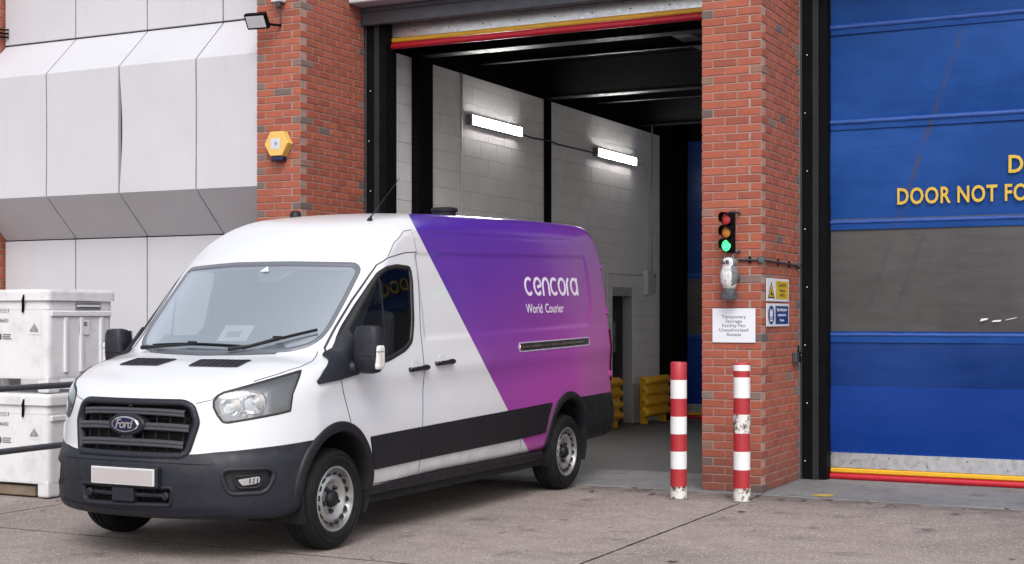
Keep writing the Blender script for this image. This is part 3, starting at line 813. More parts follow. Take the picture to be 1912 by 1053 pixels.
def ring(name, fr, poly, d0, d1, off0, off1, mat, parent=None, h=.03, back=.015):
    """band along a closed outline from inset d0 to inset d1, with a small raised section"""
    poly = dens(poly, h); n = len(poly); rows = []
    for d, o_ in ((d0, off0-back), (d0, off0), ((d0+d1)/2, max(off0, off1)), (d1, off1), (d1, off1-back)):
        q, _ = fmap(fr, inset(poly, d), o_); rows.append(q)
    V = np.concatenate(rows); Fs = [(k*n+i, k*n+(i+1) % n, (k+1)*n+(i+1) % n, (k+1)*n+i) for k in range(4) for i in range(n)]
    o = vobj(name, V, Fs, mat, parent)
    bm = bmesh.new(); bm.from_mesh(o.data); bmesh.ops.recalc_face_normals(bm, faces=bm.faces[:]); bm.to_mesh(o.data); bm.free()
    return o
def ribbon(name, fr, line, w, off, mat, parent=None, h=.03, closed=False, out=None):
    L = np.array(dens(line, h, closed)); n = len(L)
    t = (np.roll(L, -1, 0)-np.roll(L, 1, 0)) if closed else np.gradient(L, axis=0)
    t /= np.maximum(np.linalg.norm(t, axis=1), 1e-9)[:, None]; nr = np.stack([-t[:, 1], t[:, 0]], 1)
    V = []; 
    for k, o_ in ((-.5, off-.004), (-.5, off), (.5, off), (.5, off-.004)):
        q, N = fmap(fr, L+nr*w*k, o_); V.append(q)
    V = np.concatenate(V); m = n if closed else n-1
    Fs = [(k*n+i, k*n+(i+1) % n, (k+1)*n+(i+1) % n, (k+1)*n+i) for k in range(3) for i in range(m)]
    if out is not None:
        o0 = len(out[0]); out[0].extend(V.tolist()); out[1].extend([tuple(i+o0 for i in f) for f in Fs]); return
    return vobj(name, V, Fs, mat, parent, smooth=False)

# --- paint, plastic, glass
def livery_mat():
    s = NT('van_paint_and_wrap'); tc = s.n('TexCoord'); sep = s.n('SeparateXYZ'); s.l(tc.outputs['Object'], sep.inputs[0])
    X, Z = sep.outputs['Y'], sep.outputs['Z']
    def math_(op, a, b, c=None):
        m = s.n('Math', operation=op)
        for i, q in enumerate((a, b, c)):
            if q is None: continue
            if hasattr(q, 'is_output'): s.l(q, m.inputs[i])
            else: m.inputs[i].default_value = q
        return m.outputs[0]
    # the wrap's front edge is one slanting plane cut through the body
    ay = math_('ABSOLUTE', sep.outputs['X'], None)
    e = math_('MULTIPLY_ADD', X, .4278, math_('MULTIPLY_ADD', ay, .7824, math_('MULTIPLY', Z, .4527)))
    m = math_('GREATER_THAN', e, 2.6593)
    t = math_('ADD', math_('MULTIPLY', math_('SUBTRACT', X, 2.3), .12), math_('MULTIPLY', math_('SUBTRACT', 2.35, Z), .30))
    wrap = s.ramp(t, [(.02, (.058, .021, .31)), (.25, (.105, .028, .315)), (.47, (.195, .042, .275)), (.65, (.335, .056, .32)), (.9, (.39, .058, .29))])
    v = tc.outputs['Object']
    wht = s.ramp(s.noise(v, 1.5, 4), [(.3, (.615, .62, .645)), (.7, (.64, .645, .67))])
    low = math_('MULTIPLY_ADD', s.noise(v, 7, 6, .7), .55, Z)
    wht = s.mix(s.ramp(low, [(.62, (.55, .55, .55)), (.85, (0, 0, 0))]), wht, (.34, .31, .29))
    sp = s.noise(v, 38, 2, .5)
    wht = s.mix(s.ramp(sp, [(.78, (0, 0, 0)), (.83, (.5, .5, .5))]), wht, (.35, .33, .31))
    c = s.mix(m, wht, wrap)
    s.l(c, s.b.inputs['Base Color'])
    s.set(Roughness=.30)
    s.b.inputs['Coat Weight'].default_value = .5; s.b.inputs['Coat Roughness'].default_value = .08
    return s.m
V_PAINT = livery_mat()
V_PLAST = pmat('dark_plastic', (.012, .013, .021), .52, .18, 5, spec=.38, bump=.12, bscale=350, dirt=(.045, .044, .046), dscale=4, dlo=.55, dhi=.85)
V_STRIP = pmat('black_plastic', (.010, .010, .013), .5, .15, 5, spec=.3, dirt=(.026, .025, .025), dscale=5, dlo=.58, dhi=.85)
V_BLK = pmat('gloss_black', (.008, .008, .009), .2, .2, 6)
V_VOID = pmat('dark_void', (.004, .004, .004), .9, .2, 6)
V_GASK = pmat('window_gasket', (.012, .012, .013), .45, .15, 8)
V_FRIT = pmat('glass_border', (.13, .14, .165), .12, .08, 3, rvar=.03)
V_CHROME = pmat('chrome', (.82, .82, .84), .12, .05, 8, metal=1)
V_SILV = pmat('silver_wheel', (.42, .42, .42), .38, .15, 8, metal=.7, dirt=(.12, .10, .085), dscale=6, dlo=.5, dhi=.85)
V_TYRE = pmat('tyre_rubber', (.008, .008, .009), .75, .2, 9, spec=.25, dirt=(.026, .024, .022), dscale=8, dlo=.55, dhi=.9, bump=.2, bscale=90)
V_INT = pmat('cabin_trim', (.035, .036, .04), .7, .2, 6)
V_SEAT = pmat('seat_fabric', (.03, .032, .04), .9, .2, 20)
V_RED = pmat('red_lens', (.30, .01, .012), .15, .1, 5)
def glass_mat(name, refl, tint, rough=.02, haze=.0, hazecol=(.7, .75, .8), k=1.6):
    s = NT(name); s.t.nodes.remove(s.b)
    tr = s.n('BsdfTransparent'); tr.inputs[0].default_value = (*tint, 1)
    gl = s.n('BsdfGlossy'); gl.inputs['Roughness'].default_value = rough; gl.inputs[0].default_value = (.90, .955, 1, 1)
    fr_ = s.n('Fresnel', IOR=1.5); ad = s.n('Math', operation='MULTIPLY_ADD'); s.l(fr_.outputs[0], ad.inputs[0]); ad.inputs[1].default_value = k; ad.inputs[2].default_value = refl; ad.use_clamp = True
    mx = s.n('MixShader'); s.l(ad.outputs[0], mx.inputs[0]); s.l(tr.outputs[0], mx.inputs[1]); s.l(gl.outputs[0], mx.inputs[2])
    out = mx.outputs[0]
    if haze:
        df = s.n('BsdfDiffuse'); df.inputs[0].default_value = (*hazecol, 1)
        m2 = s.n('MixShader'); m2.inputs[0].default_value = haze; s.l(out, m2.inputs[1]); s.l(df.outputs[0], m2.inputs[2]); out = m2.outputs[0]
    s.l(out, s.o.inputs[0]); return s.m
V_WS = glass_mat('windscreen_glass', .46, (.98, .985, .99), .012, .11, (.66, .74, .84))
V_SIDEG = glass_mat('side_glass', .0, (.80, .83, .83), .02, k=.45)
V_LENS = glass_mat('clear_lens', .04, (.96, .97, .98), .03, .05, (.85, .86, .9))

# --- outlines of openings and panels (metres on the body)
WS = rounded([(-.755, 1.950), (-.24, 1.972), (.24, 1.972), (.735, 1.960), (.79, 1.915), (.80, 1.69), (.80, 1.50), (.785, 1.425), (.735, 1.372), (.63, 1.34), (.32, 1.320), (0, 1.313),
              (-.32, 1.320), (-.63, 1.34), (-.735, 1.372), (-.785, 1.425), (-.80, 1.50), (-.80, 1.69), (-.79, 1.915)], .03, 3)
WIN = rounded([(2.115, 1.948), (1.929, 1.957), (1.781, 1.939), (1.673, 1.893), (1.564, 1.802), (1.416, 1.667), (1.244, 1.500), (1.150, 1.40), (1.10, 1.30), (1.19, 1.212), (1.40, 1.222), (1.675, 1.265),
               (1.906, 1.327), (2.02, 1.39), (2.065, 1.516), (2.12, 1.84)], .03, 3)
SAIL = [(1.25, 1.49), (1.17, 1.425), (1.10, 1.352), (.975, 1.279), (.85, 1.207), (.765, 1.146), (.775, 1.126), (1.05, 1.155), (1.23, 1.178), (1.25, 1.22)]
HEAD = [(.58, 1.070), (.62, 1.091), (.82, 1.142), (1.142, 1.222), (1.105, 1.152), (1.065, 1.071), (1.048, .962), (.96, .945), (.64, .896), (.61, .902), (.58, .941), (.555, .995), (.555, 1.035)]
GR = rounded([(-.40, 1.040), (.40, 1.040), (.47, 1.010), (.512, .90), (.462, .70), (.42, .672), (-.42, .672), (-.462, .70), (-.512, .90), (-.47, 1.010)], .03, 4)
LG = rounded([(-.375, .485), (.375, .485), (.36, .375), (-.30, .362), (-.36, .375)], .02, 3)
FOG = rounded([(.60, .575), (.63, .598), (.90, .598), (.935, .572), (.90, .485), (.86, .455), (.66, .452), (.63, .482)], .02, 3)
BON = [(.085, -.42), (.075, 0), (.085, .42), (.135, .50), (.19, .575), (.225, .60), (.408, .742), (.56, .82), (.742, .878), (.90, .86), (1.04, .805), (.955, .645), (.845, .32), (.808, 0)]
BON = BON+[(x, -y) for x, y in reversed(BON[3:13])]
DOOR = [(2.245, 2.065), (2.06, 2.051), (1.83, 2.007), (1.70, 1.95), (1.607, 1.87), (1.413, 1.69), (1.226, 1.507), (1.08, 1.36), (1.02, 1.25), (1.023, 1.138), (1.088, .989), (1.135, .845), (1.28, .755), (1.395, .60), (1.435, .393), (2.105, .393), (2.11, .51), (2.163, 1.54)]
SLIDE = [(2.105, .41), (2.11, .51), (2.163, 1.54), (2.245, 2.065), (2.27, 2.14), (3.52, 2.18), (3.62, 1.5), (3.81, .75), (3.83, .41)]
BUMP = [(-.3, .1), (-.3, .690), (.05, .690), (.12, .70), (.17, .712), (.34, .733), (.50, .748), (.70, .765), (.70, .1)]
RBUMP = [(5.0, .1), (5.0, .83), (5.67, .838), (6.3, .838), (6.3, .1)]
def arc(cx, cz, r, n=40): return [(cx+r*math.cos(2*math.pi*i/n), cz+r*math.sin(2*math.pi*i/n)) for i in range(n)]
FA, RA = (1.0, .405, .402), (4.79, .43, .402)

# --- the shell: cut along the outlines and split into parts
P0, Q0 = van_surface()
bmv = bmesh.new(); me0 = bpy.data.meshes.new('shell'); me0.from_pydata(P0.tolist(), [], Q0.tolist()); bmv.from_mesh(me0)
pid = bmv.faces.layers.int.new('part'); fid = bmv.faces.layers.int.new('idx')
bmv.faces.ensure_lookup_table(); FS = bmv.faces[:]
for k, f in enumerate(FS): f[fid] = k
_a = P0[Q0]; FC = _a.mean(1); FN = np.cross(_a[:, 2]-_a[:, 0], _a[:, 3]-_a[:, 1]); FN /= np.maximum(np.linalg.norm(FN, axis=1), 1e-12)[:, None]
def cut(poly, fr, cond):
    """slice the shell along a closed outline seen in the direction fr"""
    global FC, FN
    uv = fproj(fr, FC); ok = cond(FC, FN); n = len(poly)
    for i in range(n):
        a, b = np.array(poly[i], float), np.array(poly[(i+1) % n], float); e = b-a; L = np.linalg.norm(e)
        if L < 1e-6: continue
        t = np.clip(((uv-a) @ e)/L**2, 0, 1); d = np.linalg.norm(uv-a-t[:, None]*e, axis=1)
        cand = [FS[k] for k in np.nonzero((d < .034) & ok)[0]]
        if not cand: continue
        p = a[0]*fr[0]+a[1]*fr[1]; dirv = e[0]*fr[0]+e[1]*fr[1]; no = np.cross(dirv, fr[2])
        geom = set(cand)
        for f in cand: geom.update(f.edges); geom.update(f.verts)
        r_ = bmesh.ops.bisect_plane(bmv, geom=list(geom), dist=1e-5, plane_co=p, plane_no=no)
        addc = []; addn = []; addo = []
        for f in r_['geom']:
            if not isinstance(f, bmesh.types.BMFace): continue
            k = f[fid]; c = np.array(f.calc_center_median())
            if FS[k] == f: FC[k] = c; uv[k] = fproj(fr, c[None])[0]
            else:
                f[fid] = len(FS); FS.append(f); addc.append(c); addn.append(FN[k]); addo.append(ok[k])
        if addc:
            FC = np.concatenate([FC, addc]); FN = np.concatenate([FN, addn]); ok = np.concatenate([ok, addo]); uv = np.concatenate([uv, fproj(fr, np.array(addc))])
def mark(poly, fr, cond, val, only=0):
    m = pip(fproj(fr, FC), poly) & cond(FC, FN)
    for k in np.nonzero(m)[0]:
        if FS[k][pid] == only: FS[k][pid] = val
FRT = frame('front'); TOP = frame('top'); ALL = lambda C, N: np.ones(len(C), bool)
sidec = lambda s: (lambda C, N: (C[:, 1]*s > .3) & (N[:, 1]*s > .1))
jobs = [(WS, FRT, lambda C, N: (C[:, 0] < 2.2) & (N[:, 0] < -.1), -1), (GR, FRT, lambda C, N: (C[:, 0] < .5), -1), (LG, FRT, lambda C, N: C[:, 0] < .5, -1)]
for s_ in (1, -1):
    jobs += [(WIN, frame('side', s_), sidec(s_), -1), (HEAD, frame('diag', s_), lambda C, N, s_=s_: (C[:, 0] < .9) & (C[:, 1]*s_ > .3), -1),
             (FOG, frame('diag', s_), lambda C, N, s_=s_: (C[:, 0] < .9) & (C[:, 1]*s_ > .3), -1)]
    for cx, cz, r_ in (FA, RA):
        jobs.append((arc(cx, cz, r_), frame('side', s_), lambda C, N, s_=s_: C[:, 1]*s_ > .5, -1))
jobs += [(BUMP, frame('side'), ALL, 1), (RBUMP, frame('side'), ALL, 2), (BON, TOP, lambda C, N: (C[:, 2] > 1.0) & (N[:, 2] > .15) & (C[:, 0] < 1.15), 3)]
for s_ in (1, -1): jobs.append((DOOR, frame('side', s_), sidec(s_), 4 if s_ > 0 else 5))
jobs.append((SLIDE, frame('side', 1), sidec(1), 6))
for po, fr_, cd, val in jobs: cut(po, fr_, cd)
for po, fr_, cd, val in jobs: mark(po, fr_, cd, val)
# lining of the cab: the shell again, 4 cm further in
bmv.verts.index_update()
VV = np.array([v.co for v in bmv.verts]); NNV = Fnormal(VV)
groups = {}
for f in bmv.faces: groups.setdefault(f[pid], []).append([v.index for v in f.verts])
def sub(fl):
    ids = np.unique([i for f in fl for i in f]); rm = np.full(len(VV), -1); rm[ids] = np.arange(len(ids))
    return ids, [tuple(int(rm[i]) for i in f) for f in fl]
lining = [f for k, fl_ in groups.items() if k != -1 for f in fl_ if .8 < np.mean(VV[f][:, 0]) < 2.5 and np.mean(VV[f][:, 2]) > .6 and not (np.mean(VV[f][:, 0]) < 1.0 and np.mean(VV[f][:, 2]) < 1.2)]
parts = {}
for val, nm, mt in ((0, 'body', V_PAINT), (1, 'front_bumper', V_PLAST), (2, 'rear_bumper', V_STRIP), (3, 'bonnet', V_PAINT), (4, 'front_door', V_PAINT), (5, 'front_door', V_PAINT), (6, 'sliding_door', V_PAINT)):
    ids, fl_ = sub(groups[val]); V = VV[ids].copy()
    if val in (1, 2): V += NNV[ids]*.003
    parts[val] = vobj(nm, V, fl_, mt, N=NNV[ids])
ids, fl_ = sub(lining)
vobj('cab_lining', VV[ids]-.04*NNV[ids], [f[::-1] for f in fl_], V_INT, N=-NNV[ids])
bmv.free()

# --- seams
M_GAP = pmat('gap_shadow', (.05, .05, .055), .9)
for s_ in (1, -1):
    ribbon('panel_gap', frame('side', s_), DOOR, .007, .0015, M_GAP, parts[4 if s_ > 0 else 5], closed=True)
    ribbon('panel_gap', TOP, [(x, s_*y) for x, y in BON[6:11]], .006, .0015, M_GAP, parts[3])
    ribbon('panel_gap', FRT, [(.475*s_, 1.020), (.565*s_, 1.042), (.60*s_, 1.078)], .004, .0015, M_GAP, parts[3])
ribbon('panel_gap', frame('side', 1), [(3.83, .41), (3.818, .535)], .004, .0015, M_GAP, parts[6])
ribbon('roof_seam', frame('side', 1), [(1.83, 2.015), (1.95, 2.12), (2.15, 2.22), (2.25, 2.235), (2.247, 2.07)], .004, .001, M_GAP, parts[0])
# --- glazing
ws = panel('windscreen', FRT, inset(dens(WS, .03), .008), -.002, V_WS, h=.05, skirt=0)
ring('windscreen_border', FRT, WS, -.006, .024, .004, .0035, V_FRIT, ws)
panel('top_band', FRT, [(-.74, 1.957), (0, 1.968), (.73, 1.957), (.735, 1.915), (.3, 1.930), (-.3, 1.930), (-.74, 1.915)], -.012, V_FRIT, ws, h=.05, skirt=0)
panel('sensor_housing', FRT, [(-.04, 1.945), (.30, 1.945), (.19, 1.855), (.06, 1.855)], -.03, V_FRIT, ws, h=.05)
for s_ in (1, -1):
    fs_ = frame('side', s_); d_ = parts[4 if s_ > 0 else 5]
    w_ = panel('side_window', fs_, inset(dens(WIN, .03), .015), -.004, V_SIDEG, d_, h=.05, skirt=0)
    ring('window_gasket', fs_, WIN, -.006, .026, .004, .004, V_GASK, w_)
    ribbon('divider_bar', fs_, [(1.66, 1.88), (1.645, 1.29)], .022, .003, V_GASK, w_)
    panel('mirror_sail', fs_, SAIL, .018, V_PLAST, d_, h=.025, skirt=.03)
# --- headlamps
for s_ in (1, -1):
    fd = frame('diag', s_)
    hl = panel('headlight', fd, inset(dens(HEAD, .02), .004), .002, V_LENS, h=.03, skirt=.004)
    panel('housing', fd, HEAD, -.075, pmat('lamp_housing', (.34, .34, .37), .25, .2, 6, metal=.6), hl, h=.03, skirt=-.075)
    ring('lamp_rim', fd, HEAD, -.004, .010, .0025, .003, V_GASK, hl, h=.02)
    for (a, b, r_, nm) in ((.660, 1.005, .072, 'reflector'), (.82, 1.035, .075, 'reflector'), (.85, .965, .028, 'reflector'), (.745, .945, .026, 'reflector')):
        q, N = fmap(fd, [(a, b)], -.05); ax = Vector((-.93, .36*s_, 0)); M = Matrix.Translation(Vector(q[0])) @ ax.to_track_quat('Z', 'Y').to_matrix().to_4x4()
        mb = MB().lathe([(r_*.15, -.03), (r_*.55, -.022), (r_*.85, -.004), (r_, .018), (r_*1.06, .018), (r_*1.06, -.01)], 20, M, cap=False)
        rf = vmb(mb, nm, V_CHROME, hl)
        vmb(MB().lathe([(.012, -.03), (.012, 0), (.004, .008)], 10, M), 'bulb', pmat('bulb_glass', (.85, .78, .70), .2), rf)
    panel('dark_trim', fd, [(.925, 1.155), (1.13, 1.208), (1.095, 1.15), (1.056, 1.07), (1.04, .968), (.95, .952), (.93, 1.05)], -.014, V_BLK, hl, h=.03)
    panel('indicator', fd, [(.585, .955), (.60, .915), (.70, .915), (.70, .945)], -.03, pmat('indicator_lens', (.24, .24, .28), .3), hl, h=.03)
# --- grille
gr = ring('grille', FRT, GR, -.004, .034, .008, .014, V_PLAST, h=.03, back=.05)
panel('mesh_backing', FRT, GR, -.075, V_VOID, gr, h=.06, skirt=-.07)
def gbar(z, half, hgt, off, nm, m, depth=.03):
    L = np.array([(y, z-.012*abs(y/half)**3) for y in np.linspace(-half, half, 25)]); n = len(L); rows = []
    for dz, o_ in ((-hgt/2, off-depth), (-hgt/2, off-.004), (-hgt/2+.006, off), (-.004, off), (0, off-.006), (.004, off), (hgt/2-.006, off), (hgt/2, off-.004), (hgt/2, off-depth)):
        q, N = fmap(FRT, L+np.array([0, dz]), 0); q[:, 0] -= o_; rows.append(q)
    V = np.concatenate(rows); k_ = len(rows)
    Fs = [(k*n+i, k*n+i+1, (k+1)*n+i+1, (k+1)*n+i) for k in range(k_-1) for i in range(n-1)]
    o = vobj(nm, V, Fs, m, gr, smooth=False)
    bm = bmesh.new(); bm.from_mesh(o.data); bmesh.ops.recalc_face_normals(bm, faces=bm.faces[:]); bm.to_mesh(o.data); bm.free()
V_BAR = pmat('grille_bar', (.045, .046, .055), .35, .12, 8)
gbar(.965, .415, .042, .012, 'grille_bar', V_BAR); gbar(.872, .455, .046, .016, 'grille_bar', V_BAR); gbar(.766, .425, .046, .014, 'grille_bar', V_BAR)
for y in np.arange(-.40, .41, .1):
    q, _ = fmap(FRT, [(y, .72), (y, .99)], -.035); vmb(MB().tube([q[0], (q[0]+q[1])/2, q[1]], .007, 6), 'grille_rib', V_STRIP, gr)
for z in (.70, .735, .835, .92, 1.005):
    L, _ = fmap(FRT, [(y, z) for y in np.linspace(-.43, .43, 13)], -.045); vmb(MB().tube(L, .006, 6), 'grille_slat', V_STRIP, gr)
q, _ = fmap(FRT, [(.01, 1.0)], .0); vmb(MB().lathe([(.018, -.03), (.018, 0), (.010, .012)], 12, Matrix.Translation(Vector(q[0])) @ Matrix.Rotation(R(-90), 4, 'Y')), 'camera_eye', V_BLK, gr)
# oval badge
BQ = fmap(FRT, [(0.0, .872)], 0)[0][0]
def oval(a, b, x, n=40): return [(x, a*math.cos(2*math.pi*i/n), BQ[2]+.008+b*math.sin(2*math.pi*i/n)) for i in range(n)]
def oval_solid(a, b, x0, x1, ch):
    A, B_, C_ = oval(a, b, x1), oval(a, b, x0+ch), oval(a-ch, b-ch, x0); n = len(A)
    return MB().add(A+B_+C_, [(i, (i+1) % n, n+(i+1) % n, n+i) for i in range(n)]+[(n+i, n+(i+1) % n, 2*n+(i+1) % n, 2*n+i) for i in range(n)]+[tuple(2*n+i for i in range(n))])
xb = BQ[0]-.018
vmb(oval_solid(.150, .072, xb-.006, xb+.06, .01), 'badge_mount', V_PLAST, gr)
bd = vmb(oval_solid(.112, .052, xb-.018, xb, .005), 'badge', V_CHROME, gr)
vmb(oval_solid(.100, .043, xb-.0215, xb-.017, .002), 'badge_field', pmat('badge_blue', (.006, .011, .045), .25, .1, 9), bd)
def van_text(name, body, size, mat, parent, mapper, **kw):
    me = text_mesh(body, size, depth=0, **kw); co = np.array([(v.co.x, v.co.y) for v in me.vertices])
    return vobj(name, mapper(co), [tuple(p.vertices) for p in me.polygons], mat, parent, smooth=False)
# script lettering, leaning like handwriting
van_text('badge_lettering', 'Ford', .082, V_CHROME, bd, lambda c: np.stack([np.full(len(c), xb-.0225), c[:, 0]*1.0+.30*c[:, 1], BQ[2]+.010+c[:, 1]], 1), bold=.0016, space=.86)
vmb(MB().cbox((xb-.006, -.05, BQ[2]-.10), (xb+.05, .05, BQ[2]-.058), .008), 'badge_bracket', V_PLAST, gr)
# number plate (left blank, as in the picture)
V_PLATE = pmat('blank_plate', (.43, .39, .40), .4, .04, 3); V_PLW = pmat('plate_border', (.56, .56, .57), .35, .04, 3)
pl = vmb(MB().cbox((-.040, -.225, .497), (-.026, .295, .608), .004), 'number_plate', V_PLW)
vmb(MB().cbox((-.0415, -.214, .507), (-.0395, .284, .598), .0008), 'plate_face', V_PLATE, pl)
vmb(MB().cbox((-.028, -.24, .485), (.05, .31, .62), .008), 'plate_mount', V_PLAST, pl)
# lower intake
lg = ring('lower_intake', FRT, LG, -.012, .012, .010, .004, V_PLAST, h=.03, back=.03)
panel('backing', FRT, LG, -.07, V_VOID, lg, h=.06, skirt=-.06)
L, _ = fmap(FRT, [(y, .432) for y in np.linspace(-.31, .36, 15)], -.015); vmb(MB().tube(L, .016, 8), 'intake_bar', V_PLAST, lg)
for y in np.arange(-.28, .36, .085):
    q, _ = fmap(FRT, [(y, .375), (y, .48)], -.04); vmb(MB().tube(q, .006, 6), 'intake_rib', V_STRIP, lg)
for z in (.395, .465):
    L, _ = fmap(FRT, [(y, z) for y in np.linspace(-.31, .36, 12)], -.045); vmb(MB().tube(L, .005, 6), 'intake_slat', V_STRIP, lg)
q, _ = fmap(FRT, [(.02, .43)], .0); vmb(MB().cbox((q[0][0]-.018, -.075, .385), (q[0][0]+.05, .105, .480), .012), 'radar_cover', V_PLAST, lg)
for y in (-.29, .33):
    q, _ = fmap(FRT, [(y, .432)], .004); vmb(MB().lathe([(.026, -.02), (.026, .006), (.018, .012)], 14, Matrix.Translation(Vector(q[0])) @ Matrix.Rotation(R(-90), 4, 'Y')), 'intake_boss', V_PLAST, lg)
# raised trim on the bumper: chin moulding and upper ledge
ribbon('chin_trim', FRT, rounded([(-.70, .34), (-.66, .47), (-.60, .510), (-.40, .512), (-.38, .50)], .04, 4)[4:-4], .014, .006, V_PLAST, parts[1])
ribbon('chin_trim', FRT, rounded([(.70, .34), (.62, .47), (.57, .510), (.40, .512), (.38, .50)], .04, 4)[4:-4], .014, .006, V_PLAST, parts[1])
ribbon('bumper_ledge', FRT, [(y, .655-.01*(abs(y)/.6)**2) for y in np.linspace(-.62, .62, 25)], .018, .012, V_PLAST, parts[1])
ribbon('chin_lip', FRT, [(y, .318+.02*(abs(y)/.7)**2) for y in np.linspace(-.72, .72, 25)], .03, .010, V_PLAST, parts[1])
# fog lamps
for s_ in (1, -1):
    fd = frame('diag', s_)
    fg = ring('fog_lamp', fd, FOG, -.018, .008, .007, .002, V_PLAST, h=.02, back=.03)
    panel('recess', fd, FOG, -.045, pmat('fog_recess', (.018, .018, .021), .5), fg, h=.03, skirt=-.045)
    ring('inner_rim', fd, rounded([(.66, .56), (.87, .572), (.865, .50), (.83, .475), (.70, .475)], .02, 3), -.004, .012, -.022, -.02, V_PLAST, fg, h=.02)
    ln = panel('lens', fd, rounded([(.70, .535), (.845, .553), (.84, .512), (.73, .497)], .012, 3), -.012, pmat('fog_lens', (.62, .62, .64), .12, .3, 30, metal=.6), fg, h=.02, skirt=.02)
    for a in (.775, .80, .825): ribbon('lens_rib', fd, [(a, .51), (a+.004, .545)], .006, -.009, V_DG if 'V_DG' in globals() else V_STRIP, ln, h=.01)
q, N_ = fmap(frame('diag', 1), [(.80, .395)], 0); vmb(MB().lathe([(.011, 0), (.011, .004), (.008, .006)], 12, Matrix.Translation(Vector(q[0])) @ Vector(N_[0]).to_track_quat('Z', 'Y').to_matrix().to_4x4()), 'parking_sensor', V_STRIP, parts[1])
# --- bonnet vents, wipers, washer jets
for s_ in (1, -1):
    vp = [(.50, .135*s_), (.665, .105*s_), (.715, .49*s_), (.545, .505*s_)]
    ve = panel('bonnet_vent', TOP, vp, .003, V_STRIP, h=.04)
    for k in range(1, 8):
        t = k/8; a = np.array(vp[0])+t*(np.array(vp[3])-np.array(vp[0])); b = np.array(vp[1])+t*(np.array(vp[2])-np.array(vp[1]))
        ribbon('vent_slat', TOP, [tuple(a+(b-a)*.06), tuple(b-(b-a)*.06)], .007, .007, V_PLAST, ve)
    ribbon('vent_rim', TOP, rounded(vp, .01, 2), .010, .006, V_PLAST, ve, closed=True)
def wiper(line, arm):
    q, _ = fmap(FRT, line, .022); w_ = vmb(MB().tube(q, .009, 6), 'wiper', V_BLK)
    q2, _ = fmap(FRT, line, .034); vmb(MB().tube(q2, .006, 6), 'blade_spine', V_STRIP, w_)
    q3, _ = fmap(FRT, arm, .04); vmb(MB().tube(q3, .010, 8, rs=[.016]+[.010]*(len(arm)-2)+[.007]), 'wiper_arm', V_STRIP, w_)
    c = q2[len(q2)//2]; vmb(MB().cbox(tuple(c-np.array([.02, .035, .012])), tuple(c+np.array([.008, .035, .016])), .005), 'wiper_joint', V_STRIP, w_)
wiper([(-.52+.80*t, 1.352+.012*math.sin(math.pi*t)) for t in np.linspace(0, 1, 9)], [(-.62, 1.318), (-.4, 1.335), (-.12, 1.352)])
wiper([(.30+.44*t, 1.338+.130*t) for t in np.linspace(0, 1, 9)], [(.22, 1.316), (.36, 1.345), (.52, 1.402)])
panel('cowl', FRT, [(-.55, 1.318), (-.3, 1.310), (0, 1.305), (.3, 1.310), (.55, 1.318), (.55, 1.334), (.32, 1.326), (0, 1.319), (-.32, 1.326), (-.55, 1.334)], .006, V_FRIT, h=.03)
# --- side mouldings
for s_ in (1, -1):
    fs_ = frame('side', s_)
    for po in ([(1.395, .735), (2.098, .755), (2.092, .512), (1.462, .498)], [(2.108, .755), (3.80, .797), (3.815, .538), (2.102, .512)], [(3.81, .797), (4.40, .812), (4.335, .70), (4.285, .556), (3.825, .539)]):
        panel('side_moulding', fs_, rounded(po, .008, 2), .014, V_STRIP, h=.06, skirt=.02)
    for (cx, cz, r_), a0, a1 in ((FA, -.12, math.pi+.42), (RA, -.05, math.pi+.12)):
        th = np.linspace(a0, a1, 56); rows = []
        for rr, o_ in ((r_-.006, -.09), (r_-.006, .014), (r_+.003, .020), (r_+.048, .019), (r_+.060, .009), (r_+.064, -.006)):
            q, N = fmap(fs_, [(cx+rr*math.cos(t), max(.30, cz+rr*math.sin(t))) for t in th], 0); q[:, 1] += s_*o_; rows.append(q)
        V = np.concatenate(rows); n = len(th); Fs = [(k*n+i, k*n+i+1, (k+1)*n+i+1, (k+1)*n+i) for k in range(len(rows)-1) for i in range(n-1)]
        o = vobj('wheel_arch', V, Fs, V_STRIP)
        bm = bmesh.new(); bm.from_mesh(o.data); bmesh.ops.recalc_face_normals(bm, faces=bm.faces[:]); bm.to_mesh(o.data); bm.free()
        # liner
        V = []; th = np.linspace(-.5, math.pi+.5, 40)
        for y in (.52, 1.0): V += [(cx+(r_+.002)*math.cos(t), s_*y, cz+(r_+.002)*math.sin(t)) for t in th]
        V.append((cx, s_*.52, cz)); n = len(th)
        Fs = [(i, i+1, n+i+1, n+i) for i in range(n-1)]+[(i, i+1, 2*n) for i in range(n-1)]
        vobj('wheel_well', V, Fs, V_VOID, o)
    vmb(MB().cbox((1.44, s_*.90 if s_ > 0 else -.975, .315), (4.30, .975 if s_ > 0 else -.90, .392), .02), 'sill_step', V_STRIP)
    vmb(MB().cbox((1.40, min(s_*.86, s_*.93), .25), (4.20, max(s_*.86, s_*.93), .33), .015), 'sill_rail', V_VOID)
